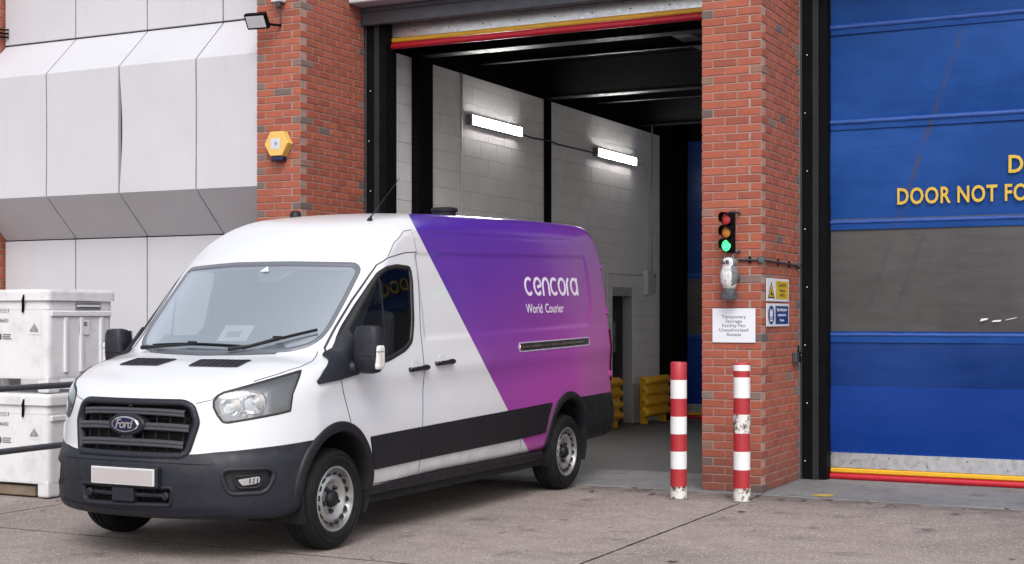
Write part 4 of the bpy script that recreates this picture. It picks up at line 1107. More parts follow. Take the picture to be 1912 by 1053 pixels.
# --- handles, rail, hinges, lamps
for (x0, x1, z) in ((1.935, 2.16, 1.183), (2.33, 2.56, 1.215)):
    par = parts[4] if x0 < 2.1 else parts[6]; fs_ = frame('side', 1)
    L, _ = fmap(fs_, [(x0+(x1-x0)*t, z+.012*t) for t in np.linspace(0, 1, 8)], .030)
    h_ = vmb(MB().tube(L, .02, 10, rs=[.012, .018, .019, .018, .018, .021, .024, .018]), 'door_handle', V_BLK, par)
    for k in (0, -1): vmb(MB().lathe([(.017, -.035), (.017, 0)], 8, Matrix.Translation(Vector(L[k])) @ Matrix.Rotation(R(-90), 4, 'X')), 'handle_foot', V_BLK, h_)
    xm = (x0+x1)/2-.02; ribbon('handle_cup', fs_, arc(xm, z+.004, .060, 24), .006, .0025, V_PAINT, par, closed=True, h=.02)
fs_ = frame('side', 1)
rail = panel('door_rail', fs_, rounded([(3.775, 1.350), (5.262, 1.379), (5.245, 1.309), (3.77, 1.277)], .012, 3), .003, pmat('rail_shadow', (.028, .026, .027), .3, .2, 5), h=.06)
ribbon('rail_track', fs_, [(3.80, 1.315), (4.5, 1.328), (5.10, 1.341)], .020, .008, pmat('rail_steel', (.32, .31, .30), .3, .2, 4, metal=.9), rail)
ribbon('rail_rim', fs_, rounded([(3.775, 1.350), (5.262, 1.379), (5.245, 1.309), (3.77, 1.277)], .012, 3), .010, .005, pmat('rail_rim_paint', (.42, .36, .50), .3), rail, closed=True)
ribbon('rail_end', fs_, [(3.79, 1.30), (3.80, 1.33)], .04, .010, V_CHROME, rail, h=.01)
for s_ in (1, -1):
    tl = panel('tail_light', frame('side', s_), [(5.80, .95), (5.835, .95), (5.845, 1.45), (5.815, 1.45)], .012, V_RED, h=.05, skirt=.03)
    for z in (1.02, 1.62, 2.06):
        q, _ = fmap(frame('side', s_), [(5.79, z)], 0); c = q[0]; vmb(MB().cbox(tuple(c+np.array([-.02, -.016, -.03])), tuple(c+np.array([.055, .012, .03])), .010), 'rear_hinge', V_PAINT)
vmb(MB().lathe([(.03, -.02), (.03, .02), (.015, .03)], 12, Matrix.Translation((5.93, .93, .74)) @ Matrix.Rotation(R(-90), 4, 'X')), 'marker_lamp', V_CHROME)
# --- mirrors
for s_ in (1, -1):
    # head: lofted rounded sections from bottom to top
    V = []; zs = [1.185, 1.195, 1.23, 1.30, 1.40, 1.47, 1.505, 1.515] if s_ > 0 else [1.185, 1.195, 1.225, 1.29, 1.38, 1.445, 1.475, 1.485]; sc = [.35, .72, .95, 1.0, .98, .92, .78, .40]; n = 20
    for z, k in zip(zs, sc):
        for i in range(n):
            a = 2*math.pi*i/n; ca, sa = math.cos(a), math.sin(a)
            px = .078*k*math.copysign(abs(ca)**.55, ca); py = (.105 if s_ > 0 else .088)*k*math.copysign(abs(sa)**.6, sa)
            V.append((1.205+px+.02*(1.35-z), s_*(1.115+py+.03*(1.35-z)*-1), z))
    m = len(zs); Fs = [(k*n+i, k*n+(i+1) % n, (k+1)*n+(i+1) % n, (k+1)*n+i) for k in range(m-1) for i in range(n)]+[tuple(range(n)), tuple((m-1)*n+i for i in range(n))]
    mr = vmb(MB().add(V, Fs, True), 'door_mirror', V_PLAST)
    for (z, t0) in ((1.24, .028),): vmb(MB().tube([(1.16, s_*.985, z-.02), (1.19, s_*1.04, z), (1.205, s_*1.10, z+.01)], .045, 12, rs=[.05, .042, .04]), 'mirror_arm', V_PLAST, mr)
    vmb(MB().cbox((1.1265, min(s_*1.04, s_*1.18), 1.306), (1.14, max(s_*1.04, s_*1.18), 1.311), .002), 'mirror_seam', V_VOID, mr)
    vmb(MB().cbox((1.276, min(s_*1.04, s_*1.19), 1.24), (1.286, max(s_*1.04, s_*1.19), 1.47), .003), 'mirror_glass', V_CHROME, mr)
    Vi = MB(); Vi.cbox((1.15, min(s_*1.165, s_*1.228), 1.215), (1.245, max(s_*1.165, s_*1.228), 1.385), .022)
    ind = vmb(Vi, 'repeater_lens', pmat('repeater', (.70, .68, .66), .18, .2, 25, coat=.5), mr)
    vmb(MB().cbox((1.15, min(s_*1.19, s_*1.2305), 1.335), (1.22, max(s_*1.19, s_*1.2305), 1.342), .001), 'lens_rib', pmat('lens_rib', (.3, .3, .3), .3), ind)
# --- wheels
def wheel(cx, side, r_=.343, steer=0):
    M = Matrix.Translation((cx, side*.875, r_)) @ Matrix.Rotation(R(steer), 4, 'Z') @ Matrix.Rotation(R(-90*side), 4, 'X')   # local +Z points outwards
    w = .115
    prof = [(.215, w-.035), (.222, w-.012), (.245, w-.002), (.285, w+.004), (.315, w-.006), (.330, w-.024), (.338, w-.045), (r_, w-.07)]
    pr = prof+[(r, z) for r, z in ((r_, .030), (r_-.008, .027), (r_-.008, .017), (r_, .014), (r_, -.014), (r_-.008, -.017), (r_-.008, -.027), (r_, -.03))]+[(r, -z) for r, z in reversed(prof)]
    wh = vmb(MB().lathe(pr, 64, M, cap=False), 'wheel', V_TYRE)
    for rr in (.262, .300): vmb(MB().lathe([(rr-.003, w-.001), (rr, w+.0055), (rr+.003, w-.001)], 64, M, cap=False), 'sidewall_rib', V_TYRE, wh)
    rp = [(.222, w-.030), (.222, w-.012), (.216, w-.008), (.208, w-.012), (.204, w-.03), (.196, w-.05), (.188, w-.058), (.176, w-.050), (.160, w-.034), (.140, w-.026), (.128, w-.030), (.112, w-.052), (.098, w-.060), (.070, w-.060), (.052, w-.056)]
    rim = vmb(MB().lathe(rp, 48, M, cap=False), 'rim', V_SILV, wh)
    for i in range(16):
        a = 2*math.pi*(i+.3)/16
        Mh = M @ Matrix.Rotation(a, 4, 'Z') @ Matrix.Translation((.166, 0, w-.034)) @ Matrix.Rotation(R(-47), 4, 'Y')
        vmb(MB().lathe([(.0195, -.006), (.0195, .003), (.013, .002), (.0, .002)], 12, Mh @ Matrix.Diagonal((1, 1.0, 1, 1)), cap=False), 'vent_hole', V_VOID, rim)
    vmb(MB().lathe([(.060, w-.065), (.060, w-.040), (.052, w-.022), (.040, w-.012), (.0, w-.010)], 24, M, cap=False), 'hub_cap', V_STRIP, wh)
    for i in range(5):
        a = 2*math.pi*(i+.25)/5
        vmb(MB().lathe([(.016, -.01), (.016, .012), (.012, .026), (.005, .032), (0, .032)], 6, M @ Matrix.Rotation(a, 4, 'Z') @ Matrix.Translation((.083, 0, w-.060))), 'wheel_nut', V_STRIP, wh)
    vmb(MB().lathe([(.20, -w+.03), (.20, w-.05)], 24, M, cap=False), 'barrel', V_VOID, wh)
wheel(1.0, 1); wheel(1.0, -1); wheel(4.785, 1); wheel(4.785, -1)
# --- underside
vmb(MB().cbox((.35, -.52, .30), (5.8, .52, .52), .03).box((1.46, -.88, .33), (4.3, .88, .5)).box((5.25, -.85, .40), (5.85, .85, .55)).tube([(1.0, -.8, .34), (1.0, .8, .34)], .04).tube([(4.785, -.8, .34), (4.785, .8, .34)], .06)
    .tube([(2.6, .35, .25), (4.2, .42, .26), (5.0, .42, .3)], .04), 'underbody', V_VOID)
vmb(MB().cbox((4.20, .62, .26), (4.36, .93, .40), .02), 'mud_guard', V_VOID)
# --- cab
vmb(MB().prism([(.95, 1.30), (1.08, 1.365), (1.30, 1.395), (1.40, 1.36), (1.42, 1.0), (1.3, .6), (.95, .6)], -.62, .62, lambda a, b, d: (a, d, b)), 'dashboard', V_INT)
vmb(MB().prism([(1.08, 1.36), (1.20, 1.44), (1.36, 1.43), (1.40, 1.35)], -.66, -.22, lambda a, b, d: (a, d, b)), 'dash_binnacle', V_INT)
for y in (-.48, .15, .58):
    mb = MB().cbox((1.95, y-.22, .95), (2.10, y+.22, 1.62), .05, Matrix.Rotation(.0, 4, 'Y')).cbox((1.55, y-.23, .80), (2.05, y+.23, .98), .05)
    st_ = vmb(mb, 'seat', V_SEAT); vmb(MB().cbox((1.98, y-.13, 1.66), (2.08, y+.13, 1.86), .04), 'headrest', V_SEAT, st_)
vmb(MB().box((2.42, -.84, .45), (2.44, .84, 2.0)), 'bulkhead', V_INT)
th = np.linspace(0, 2*math.pi, 33); swc = Vector((1.52, -.45, 1.36)); su = Vector((.35, 0, .94)).normalized(); sv = Vector((0, 1, 0))
vmb(MB().tube([swc+.19*(math.cos(t)*su+math.sin(t)*sv) for t in th], .016, 8, cap=False).tube([swc-.17*sv, swc+.17*sv], .018).tube([swc, swc+Vector((-.25, 0, -.12))], .03), 'steering_wheel', V_BLK)
# --- roof fittings
def zroof(x, y): return float(fmap(TOP, [(x, y)], 0)[0][0][2])
z_ = zroof(2.113, .547)
an = vmb(MB().lathe([(.022, -.005), (.020, .012), (.010, .03), (.005, .05)], 12, Matrix.Translation((2.113, .547, z_)) @ Matrix.Rotation(R(35), 4, 'Y')), 'aerial', V_STRIP)
vmb(MB().tube([(2.12, .547, z_+.02), (2.55, .547, z_+.36)], .004, 6, rs=[.005, .0025]), 'aerial_whip', V_STRIP, an)
z_ = zroof(3.5, .42)
vmb(MB().lathe([(.10, -.02), (.10, .030), (.115, .034), (.115, .060), (.10, .066), (0, .068)], 20, Matrix.Translation((3.5, .42, z_))), 'roof_vent', V_STRIP)
z_ = zroof(2.45, -.38)
vmb(MB().lathe([(.05, -.02), (.045, .03), (.03, .045), (0, .048)], 16, Matrix.Translation((2.42, -.35, z_))), 'roof_marker', V_STRIP)
# --- lettering on the wrap
V_LET = pmat('white_vinyl', (.74, .70, .80), .4, .05, 6)
fs_ = frame('side', 1); letters = []
X0, Zb, HX, SK = 4.045, 1.768, .140, .018/1.2      # first letter, baseline, x-height, rise towards the rear
RR = HX/2; LW = .027
def stroke(pts): 
    ribbon('', fs_, [(x, z+SK*(x-X0)) for x, z in pts], LW, .0025, None, out=letters[-1], h=.008)
def el(cx, a0, a1, rx=RR*.98, n=30, cz=None): return [(cx+rx*math.cos(math.radians(a0+(a1-a0)*i/n)), (cz or Zb+RR)+RR*math.sin(math.radians(a0+(a1-a0)*i/n))) for i in range(n+1)]
letters.append(([], []))
cx = X0+RR; stroke(el(cx, 48, 312)); cx += .180
letters.append(([], []))
stroke(el(cx, -2, 0, n=1)[:0]+[(cx-RR*.25, Zb+RR*.92), (cx+RR*.95, Zb+RR*1.10)]); stroke(el(cx, 8, 318)); cx += .106
letters.append(([], []))
stroke([(cx, Zb-.014), (cx, Zb+HX*.55)]); stroke([(p[0], p[1]) for p in el(cx+RR*.88, 180, 0, RR*.88)]); stroke([(cx+RR*1.76, Zb+RR), (cx+RR*1.76, Zb-.014)]); cx += RR*1.76+.113
letters.append(([], []))
stroke(el(cx, 48, 312)); cx += .168
letters.append(([], []))
stroke(el(cx, 0, 360)); cx += .112
letters.append(([], []))
stroke([(cx, Zb-.014), (cx, Zb+HX*.5)]); stroke(el(cx+RR*.75, 180, 95, RR*.75)); cx += RR*.75+.106
letters.append(([], []))
stroke(el(cx, 0, 360)); stroke([(cx+RR, Zb+HX+.010), (cx+RR, Zb-.014)])
for l_ in letters: vobj('letter', l_[0], l_[1], V_LET, parts[0], smooth=False)
for w_, x_ in (('World', 4.005), ('Courier', 4.385)):
    van_text('lettering', w_, .118, V_LET, parts[0], lambda c: fmap(fs_, np.stack([x_+c[:, 0]*1.06, 1.640+c[:, 1]*.98+.012*(c[:, 0]+x_-4.0)], 1), .0025)[0], align='LEFT', bold=.001, space=.97)
# ---------------------------------------------------------------- bollards
def bollard_mat(name, flip):
    s = NT(name); v = s.coord('Object'); sep = s.n('SeparateXYZ'); s.l(v, sep.inputs[0])
    return s
M_BRED = pmat('bollard_red', (.37, .022, .030), .45, .12, 10, dirt=(.16, .05, .04), dscale=22, dlo=.68, dhi=.76)
M_BWHT = pmat('bollard_white', (.72, .72, .72), .45, .08, 10, dirt=(.10, .055, .035), dscale=18, dlo=.68, dhi=.74)
M_BCHIP = pmat('chipped_white', (.66, .64, .61), .5, .1, 10, dirt=(.085, .042, .022), dscale=14, dlo=.50, dhi=.56)
def bollard(label, x, y, top, bands):
    t = thing('bollard', label, 'bollard', (x, y, 0), 'striped bollards in front of the pier')
    T = Matrix.Translation((x, y, 0)); r = .071
    for i, (z0, z1, m) in enumerate(bands):
        last = i == len(bands)-1
        pr = [(r, z0), (r, z1)] if not last else [(r, z0), (r, z1-.012), (r-.006, z1-.003), (r-.02, z1), (0, z1+.003)]
        MB().lathe(pr, 28, T, cap=False).build('painted_band', m, t)
    MB().lathe([(.092, -.005), (.088, .006), (.074, .012)], 24, T).build('base_collar', pmat('base_grout', (.16, .14, .13), .9, .2, 20), t)
zz = [0, .115, .265, .415, .565, .715, .87, 1.03, 1.185]
bollard('red and white striped bollard standing clear left of the pier', -.525, -.713, 1.185, [(zz[i], zz[i+1], (M_BCHIP if i == 0 else M_BWHT) if i % 2 == 0 else M_BRED) for i in range(8)])
zz = [0, .12, .275, .43, .585, .745, .885, 1.06, 1.115, 1.165, 1.185]
cols = [M_BCHIP, M_BRED, M_BWHT, M_BRED, M_BCHIP, M_BRED, M_BWHT, M_BRED, M_BWHT, M_BRED]
bollard('red and white striped bollard with chipped middle band in front of the pier face', .017, -.642, 1.185, [(zz[i], zz[i+1], cols[i]) for i in range(10)])

# ---------------------------------------------------------------- traffic light
tl = thing('traffic_light', 'small black traffic light showing green on the brick pier above the owl', 'traffic light', (-.28, -.09, 2.2))
def loc_rot(p, ang): return Matrix.Translation(p) @ Matrix.Rotation(ang, 4, 'Z')
TM = loc_rot((-.275, -.115, 2.325), R(-16))           # local -Y faces out, turned towards the bay
MB().cbox((-.030, -.012, -.180), (.046, .055, .180), .012, TM).build('housing', M_BLACK, tl)
MB().tube([(-.20, -.01, 2.50), (-.23, -.07, 2.51), (-.26, -.11, 2.505)], .012, 8).build('bracket', M_DGREY, tl)
MB().tube([(-.20, -.01, 2.16), (-.23, -.07, 2.15), (-.26, -.10, 2.15)], .012, 8).build('bracket', M_DGREY, tl)
LENS = [(.118, 'red_lens_lamp', pmat('lens_red', (.62, .05, .05), .2, .25, 30)), (0, 'amber_lens', pmat('lens_amber', (.70, .25, .03), .2, .25, 30)), (-.118, 'green_lens', emat('lit_green', (.04, .80, .17), 1.9))]
for z, nm, m in LENS:
    LM = TM @ Matrix.Translation((0, -.02, z)) @ Matrix.Rotation(R(90), 4, 'X')
    MB().lathe([(.058, -.005), (.058, .016), (.050, .018)], 24, LM, cap=False).build('bezel', M_BLACK, tl)
    MB().lathe([(.050, .006), (.040, .016), (.022, .022), (0, .024)], 24, LM, cap=False).build(nm, m, tl)
    V = []; th = np.linspace(R(15), R(200), 18)                     # hood over the top of the lens
    for d, k in ((.0, .060), (.075, .062)):
        for a in th:
            dd = d*(.55+.45*math.sin(max(0, min(math.pi, a))))
            V.append(TM @ Vector((k*math.cos(a), -.02-dd, z+k*math.sin(a))))
    n = len(th); o = MB().add(V, [(i, i+1, n+i+1, n+i) for i in range(n-1)], True).build('hood', M_BLACK, tl); q = o.modifiers.new('s', 'SOLIDIFY'); q.thickness = .003

# ---------------------------------------------------------------- owl figure
ow = thing('owl_figure', 'white and grey plastic owl figure on a rock base fixed to the pier', 'owl figure', (-.265, -.10, 1.72))
OM = loc_rot((-.268, -.105, 1.725), R(-24))
def rings(sec, n=24, M=None, bumpy=0):
    V = []
    for z, rx, ry, yo in sec:
        for i in range(n):
            a = 2*math.pi*i/n; k = 1+bumpy*random.uniform(-1, 1); V.append(M @ Vector((rx*math.cos(a)*k, ry*math.sin(a)*k+yo, z)))
    m = len(sec); Fs = [(k*n+i, k*n+(i+1) % n, (k+1)*n+(i+1) % n, (k+1)*n+i) for k in range(m-1) for i in range(n)]+[tuple(reversed(range(n))), tuple((m-1)*n+i for i in range(n))]
    return MB().add(V, Fs, True)
M_OWLW = pmat('owl_white', (.66, .65, .63), .7, .25, 40, bump=1, bscale=70, dirt=(.24, .24, .24), dscale=38, dlo=.50, dhi=.66)
M_OWLG = pmat('owl_grey', (.16, .165, .18), .75, .6, 55, bump=.8, bscale=90)
M_ROCK = pmat('rock_grey', (.075, .078, .088), .85, .5, 40, bump=1, bscale=60)
rings([(.0, .062, .055, 0), (.012, .070, .062, 0), (.05, .072, .062, 0), (.08, .066, .058, 0), (.10, .055, .05, 0)], 22, OM, .14).build('rock_base', M_ROCK, ow)
rings([(.092, .040, .038, 0), (.105, .058, .054, 0), (.15, .074, .068, -.004), (.20, .079, .072, -.006), (.25, .076, .068, -.004), (.285, .068, .060, 0), (.30, .065, .058, 0), (.325, .067, .060, -.004), (.35, .062, .056, -.004), (.37, .046, .042, 0), (.378, .02, .02, 0)], 28, OM).build('body', M_OWLW, ow)
for s_ in (-1, 1):
    V = []; th = np.linspace(R(-35), R(105), 12); sec = [(.11, .045), (.14, .070), (.20, .084), (.26, .082), (.29, .072), (.31, .060)]
    for z, k in sec:
        for a in th: V.append(OM @ Vector((s_*k*1.03*math.cos(a), k*.94*math.sin(a), z+(.02*math.sin(a) if z < .15 else 0))))
    n = len(th); o = MB().add(V, [(k*n+i, k*n+i+1, (k+1)*n+i+1, (k+1)*n+i) for k in range(len(sec)-1) for i in range(n-1)], True).build('wing', M_OWLG, ow); q = o.modifiers.new('s', 'SOLIDIFY'); q.thickness = .008
    MB().add([OM @ Vector(p) for p in ((s_*.022, -.02, .365), (s_*.060, -.016, .352), (s_*.052, .016, .355), (s_*.024, .014, .37), (s_*.058, -.006, .408))], [(0, 1, 4), (1, 2, 4), (2, 3, 4), (3, 0, 4), (0, 1, 2, 3)]).build('ear_tuft', M_OWLG, ow)
    EM = OM @ Matrix.Translation((s_*.026, -.062, .335)) @ Matrix.Rotation(R(90), 4, 'X')
    e_ = MB().lathe([(.020, -.012), (.019, .0), (.013, .003), (0, .004)], 16, EM, cap=False).build('eye_disc', M_OWLG, ow)
    MB().lathe([(.010, .0), (.009, .005), (0, .008)], 14, EM, cap=False).build('eye', pmat('owl_eye', (.02, .018, .012), .15), e_)
V = []; th = np.linspace(R(-20), R(200), 16); sec = [(.30, .069), (.33, .072), (.355, .066), (.375, .048), (.384, .018)]
for z, k in sec:
    for a in th: V.append(OM @ Vector((k*math.cos(a), k*.90*math.sin(a), z)))
n = len(th); o = MB().add(V, [(k*n+i, k*n+i+1, (k+1)*n+i+1, (k+1)*n+i) for k in range(len(sec)-1) for i in range(n-1)], True).build('head_cap', M_OWLG, ow); q = o.modifiers.new('s', 'SOLIDIFY'); q.thickness = .005
MB().add([OM @ Vector(p) for p in ((-.009, -.058, .330), (.009, -.058, .330), (0, -.058, .342), (0, -.080, .318), (0, -.060, .312))], [(0, 1, 3), (1, 2, 3), (2, 0, 3), (0, 4, 3), (1, 3, 4)]).build('beak', M_BLACK, ow)
MB().box((-.03, .03, .18), (.03, .11, .22), OM).build('wall_bracket', M_DGREY, ow)

# ---------------------------------------------------------------- conduit round the pier corner
cd = thing('corner_conduit', 'dark conduit with round junction box at the pier corner beside the owl', 'conduit', (0, 0, 2.08))
MB().tube([(-.21, -.016, 2.085), (-.12, -.016, 2.083), (-.03, -.016, 2.080), (.006, -.012, 2.079), (.016, .02, 2.078), (.016, .6, 2.07), (.016, 1.17, 2.06)], .011, 8).build('pipe', M_DGREY, cd)
MB().lathe([(.034, -.02), (.034, .012), (.028, .018), (0, .019)], 20, Matrix.Translation((-.004, -.014, 2.08)) @ Vector((.55, -.83, 0)).to_track_quat('Z', 'Y').to_matrix().to_4x4()).build('junction_box', M_GREYST, cd)
MB().lathe([(.03, -.015), (.03, .02)], 16, Matrix.Translation((.016, 1.15, 2.06)) @ Matrix.Rotation(R(90), 4, 'Y')).build('end_box', M_DGREY, cd)
for p, ax in (((-.105, -.018, 2.083), 0), ((.018, .45, 2.072), 1), ((.018, .82, 2.067), 1)):
    d = (.012, .006, .03) if ax == 0 else (.006, .012, .03)
    MB().cbox(tuple(p[i]-d[i] for i in range(3)), tuple(p[i]+d[i] for i in range(3)), .003).build('saddle_clip', M_BLACK, cd)

# ---------------------------------------------------------------- notices
M_SIGNW = pmat('sign_white', (.68, .69, .73), .4, .05, 4); M_INK = pmat('sign_ink', (.11, .11, .13), .6, .1, 30)
sg = thing('notice', 'white notice about a temporary storage facility on the pier front', 'sign', (-.257, -.01, 1.34))
MB().cbox((-.457, -.014, 1.341), (-.057, -.004, 1.648), .002).build('board', M_SIGNW, sg)
MB().box((-.459, -.0045, 1.338), (-.055, -.002, 1.650)).build('edge', M_GREYST, sg)
for k, l_ in enumerate(['Temporary', 'Storage', 'Facility No', 'Unauthorised', 'Access']):
    place_text('print', l_, .045, M_INK, sg, (-.257, -.0145, 1.572-.0395*k), (1, 0, 0), (0, 0, 1), font_scale=(1.12, .92), bold=.0004, depth=.0004)
for x in (-.40, -.11): MB().lathe([(.005, 0), (.004, .003)], 8, Matrix.Translation((x, -.014, 1.632)) @ Matrix.Rotation(R(90), 4, 'X')).build('screw', M_BOLT, sg)
M_SYEL = pmat('sign_yellow', (.60, .40, .03), .4, .1, 12); M_SBLU = pmat('sign_blue', (.012, .045, .19), .4, .1, 12); M_SBLK = pmat('sign_black', (.015, .015, .015), .5)
def side_sign(label, z0, z1):
    t = thing('notice', label, 'sign', (.008, .478, z0)); MB().cbox((.002, .121, z0), (.010, .835, z1), .002).build('board', M_SIGNW, t); return t
SP = lambda a, b, d: (.010+d, a, b)
t = side_sign('yellow and white caution notice on the pier side, upper of two', 1.713, 1.922)
MB().prism([(.150, 1.742), (.365, 1.742), (.2575, 1.892)], .0002, .0012, SP).build('triangle_rim', M_SBLK, t)
MB().prism([(.178, 1.754), (.337, 1.754), (.2575, 1.868)], .0014, .0022, SP).build('triangle', M_SYEL, t)
MB().prism([(.225, 1.768), (.235, 1.80), (.25, 1.80), (.255, 1.825), (.27, 1.80), (.275, 1.785), (.30, 1.783), (.30, 1.768)], .0024, .003, SP).build('pictogram', M_SBLK, t)
MB().prism([(.40, 1.735), (.81, 1.735), (.81, 1.902), (.40, 1.902)], .0002, .0012, SP).build('yellow_field', M_SYEL, t)
for s_, z, sz in (('Caution', 1.868, .062), ('Vehicles', 1.815, .046), ('exiting', 1.775, .046)):
    place_text('print', s_, sz, M_SBLK, t, (.0116, .605, z), (0, 1, 0), (0, 0, 1), font_scale=(1.35, 1), depth=.0003, bold=.0006)
t = side_sign('blue and white high visibility clothing notice on the pier side, lower of two', 1.484, 1.694)
MB().prism([(.255+.10*math.cos(a), 1.589+.085*math.sin(a)) for a in np.linspace(0, 2*math.pi, 33)[:-1]], .0002, .0012, SP).build('disc', M_SBLU, t)
MB().prism([(.21, 1.53), (.30, 1.53), (.305, 1.62), (.285, 1.648), (.265, 1.63), (.245, 1.63), (.225, 1.648), (.205, 1.62)], .0014, .002, SP).build('pictogram', M_SIGNW, t)
for z in (1.548, 1.566): MB().prism([(.205, z), (.305, z), (.305, z+.007), (.205, z+.007)], .0022, .0028, SP).build('pictogram_stripe', M_SBLU, t)
MB().prism([(.39, 1.505), (.81, 1.505), (.81, 1.672), (.39, 1.672)], .0002, .0012, SP).build('blue_field', M_SBLU, t)
for s_, z in (('High visibility jackets', 1.638), ('must be worn in', 1.590), ('this area', 1.542)):
    place_text('print', s_, .036, M_SIGNW, t, (.0116, .60, z), (0, 1, 0), (0, 0, 1), font_scale=(1.12, 1.1), depth=.0003, bold=.0006)
t = thing('door_switch', 'small grey switch box low on the pier side beside the blue door', 'switch', (.02, 1.08, 1.18))
MB().cbox((.002, .98, 1.135), (.045, 1.07, 1.235), .006).build('box', M_GREYST, t); MB().cbox((.002, 1.10, 1.135), (.04, 1.17, 1.235), .006).build('back_box', M_BLACK, t)
MB().tube([(.02, 1.135, 1.235), (.02, 1.135, 1.30)], .008, 8).build('cable', M_BLACK, t); MB().lathe([(.014, 0), (.012, .012)], 12, Matrix.Translation((.040, 1.135, 1.2)) @ Matrix.Rotation(R(90), 4, 'Y')).build('button', M_DGREY, t)

# ---------------------------------------------------------------- left pier: alarm box, floodlight, camera
al = thing('alarm_box', 'yellow six-sided alarm box on the left brick pier', 'alarm', (-5.21, -.04, 3.3))
M_ALY = pmat('alarm_yellow', (.72, .45, .12), .4, .08, 5); hx = [(-5.205+.150*math.cos(R(60*k)), 3.385+.150*math.sin(R(60*k))) for k in range(6)]
hx2 = [(-5.205+.143*math.cos(R(60*k)), 3.385+.143*math.sin(R(60*k))) for k in range(6)]
mb = MB(); V = [(a, -.002, b) for a, b in hx]+[(a, -.085, b) for a, b in hx]+[(a, -.098, b) for a, b in hx2]
mb.add(V, [tuple(range(12, 18))]+[(r*6+i, r*6+(i+1) % 6, (r+1)*6+(i+1) % 6, (r+1)*6+i) for r in (0, 1) for i in range(6)]).build('cover', M_ALY, al)
MB().prism([(-5.27, 3.33), (-5.155, 3.33), (-5.155, 3.44), (-5.27, 3.44)], -.0992, -.0984, lambda a, b, d: (a, d, b)).build('label_plate', pmat('alarm_label', (.55, .56, .62), .4), al)
MB().lathe([(.028, 0), (.028, .0008)], 20, Matrix.Translation((-5.205, -.0992, 3.385)) @ Matrix.Rotation(R(90), 4, 'X')).build('emblem', pmat('alarm_emblem', (.40, .43, .52), .4), al)
MB().lathe([(.008, 0), (.008, .0016)], 12, Matrix.Translation((-5.205, -.0992, 3.385)) @ Matrix.Rotation(R(90), 4, 'X')).build('emblem_dot', M_BLACK, al)
MB().cbox((-5.285, -.09, 3.205), (-5.13, -.004, 3.254), .012).build('strobe', pmat('strobe_blue', (.008, .010, .06), .2), al)
fl_ = thing('floodlight', 'black floodlight on an arm near the top of the left brick pier', 'light', (-5.35, -.1, 4.62))
FM = Matrix.Translation((-5.37, -.20, 4.665)) @ Matrix.Rotation(R(8), 4, 'Z') @ Matrix.Rotation(R(34), 4, 'X')
MB().cbox((-.125, -.03, -.085), (.125, .03, .085), .012, FM).build('body', M_BLACK, fl_)
MB().cbox((-.105, -.0335, -.062), (.105, -.0305, .066), .001, FM).build('glass', pmat('flood_glass', (.60, .60, .62), .25, .1, 9), fl_)
for k in range(6): MB().box((-.10+.038*k, .03, -.07), (-.094+.038*k, .055, .07), FM).build('fin', M_BLACK, fl_)
MB().tube([(-5.29, -.17, 4.64), (-5.24, -.12, 4.63), (-5.21, -.004, 4.64)], .014, 8).build('arm', M_BLACK, fl_)
MB().tube([(-5.21, -.012, 4.64), (-5.20, -.02, 4.75), (-5.205, -.02, 4.85)], .008, 8).build('cable', M_GREYST, fl_)
cm = thing('wall_sensor', 'small white wall sensor above the floodlight', 'sensor', (-5.2, -.05, 4.85))
MB().cbox((-5.265, -.11, 4.87), (-5.14, -.004, 5.06), .012).build('case', M_SIGNW, cm)
MB().lathe([(.03, 0), (.034, -.03), (.022, -.055), (0, -.062)], 16, Matrix.Translation((-5.20, -.06, 4.87))).build('sensor_dome', M_GREYST, cm)

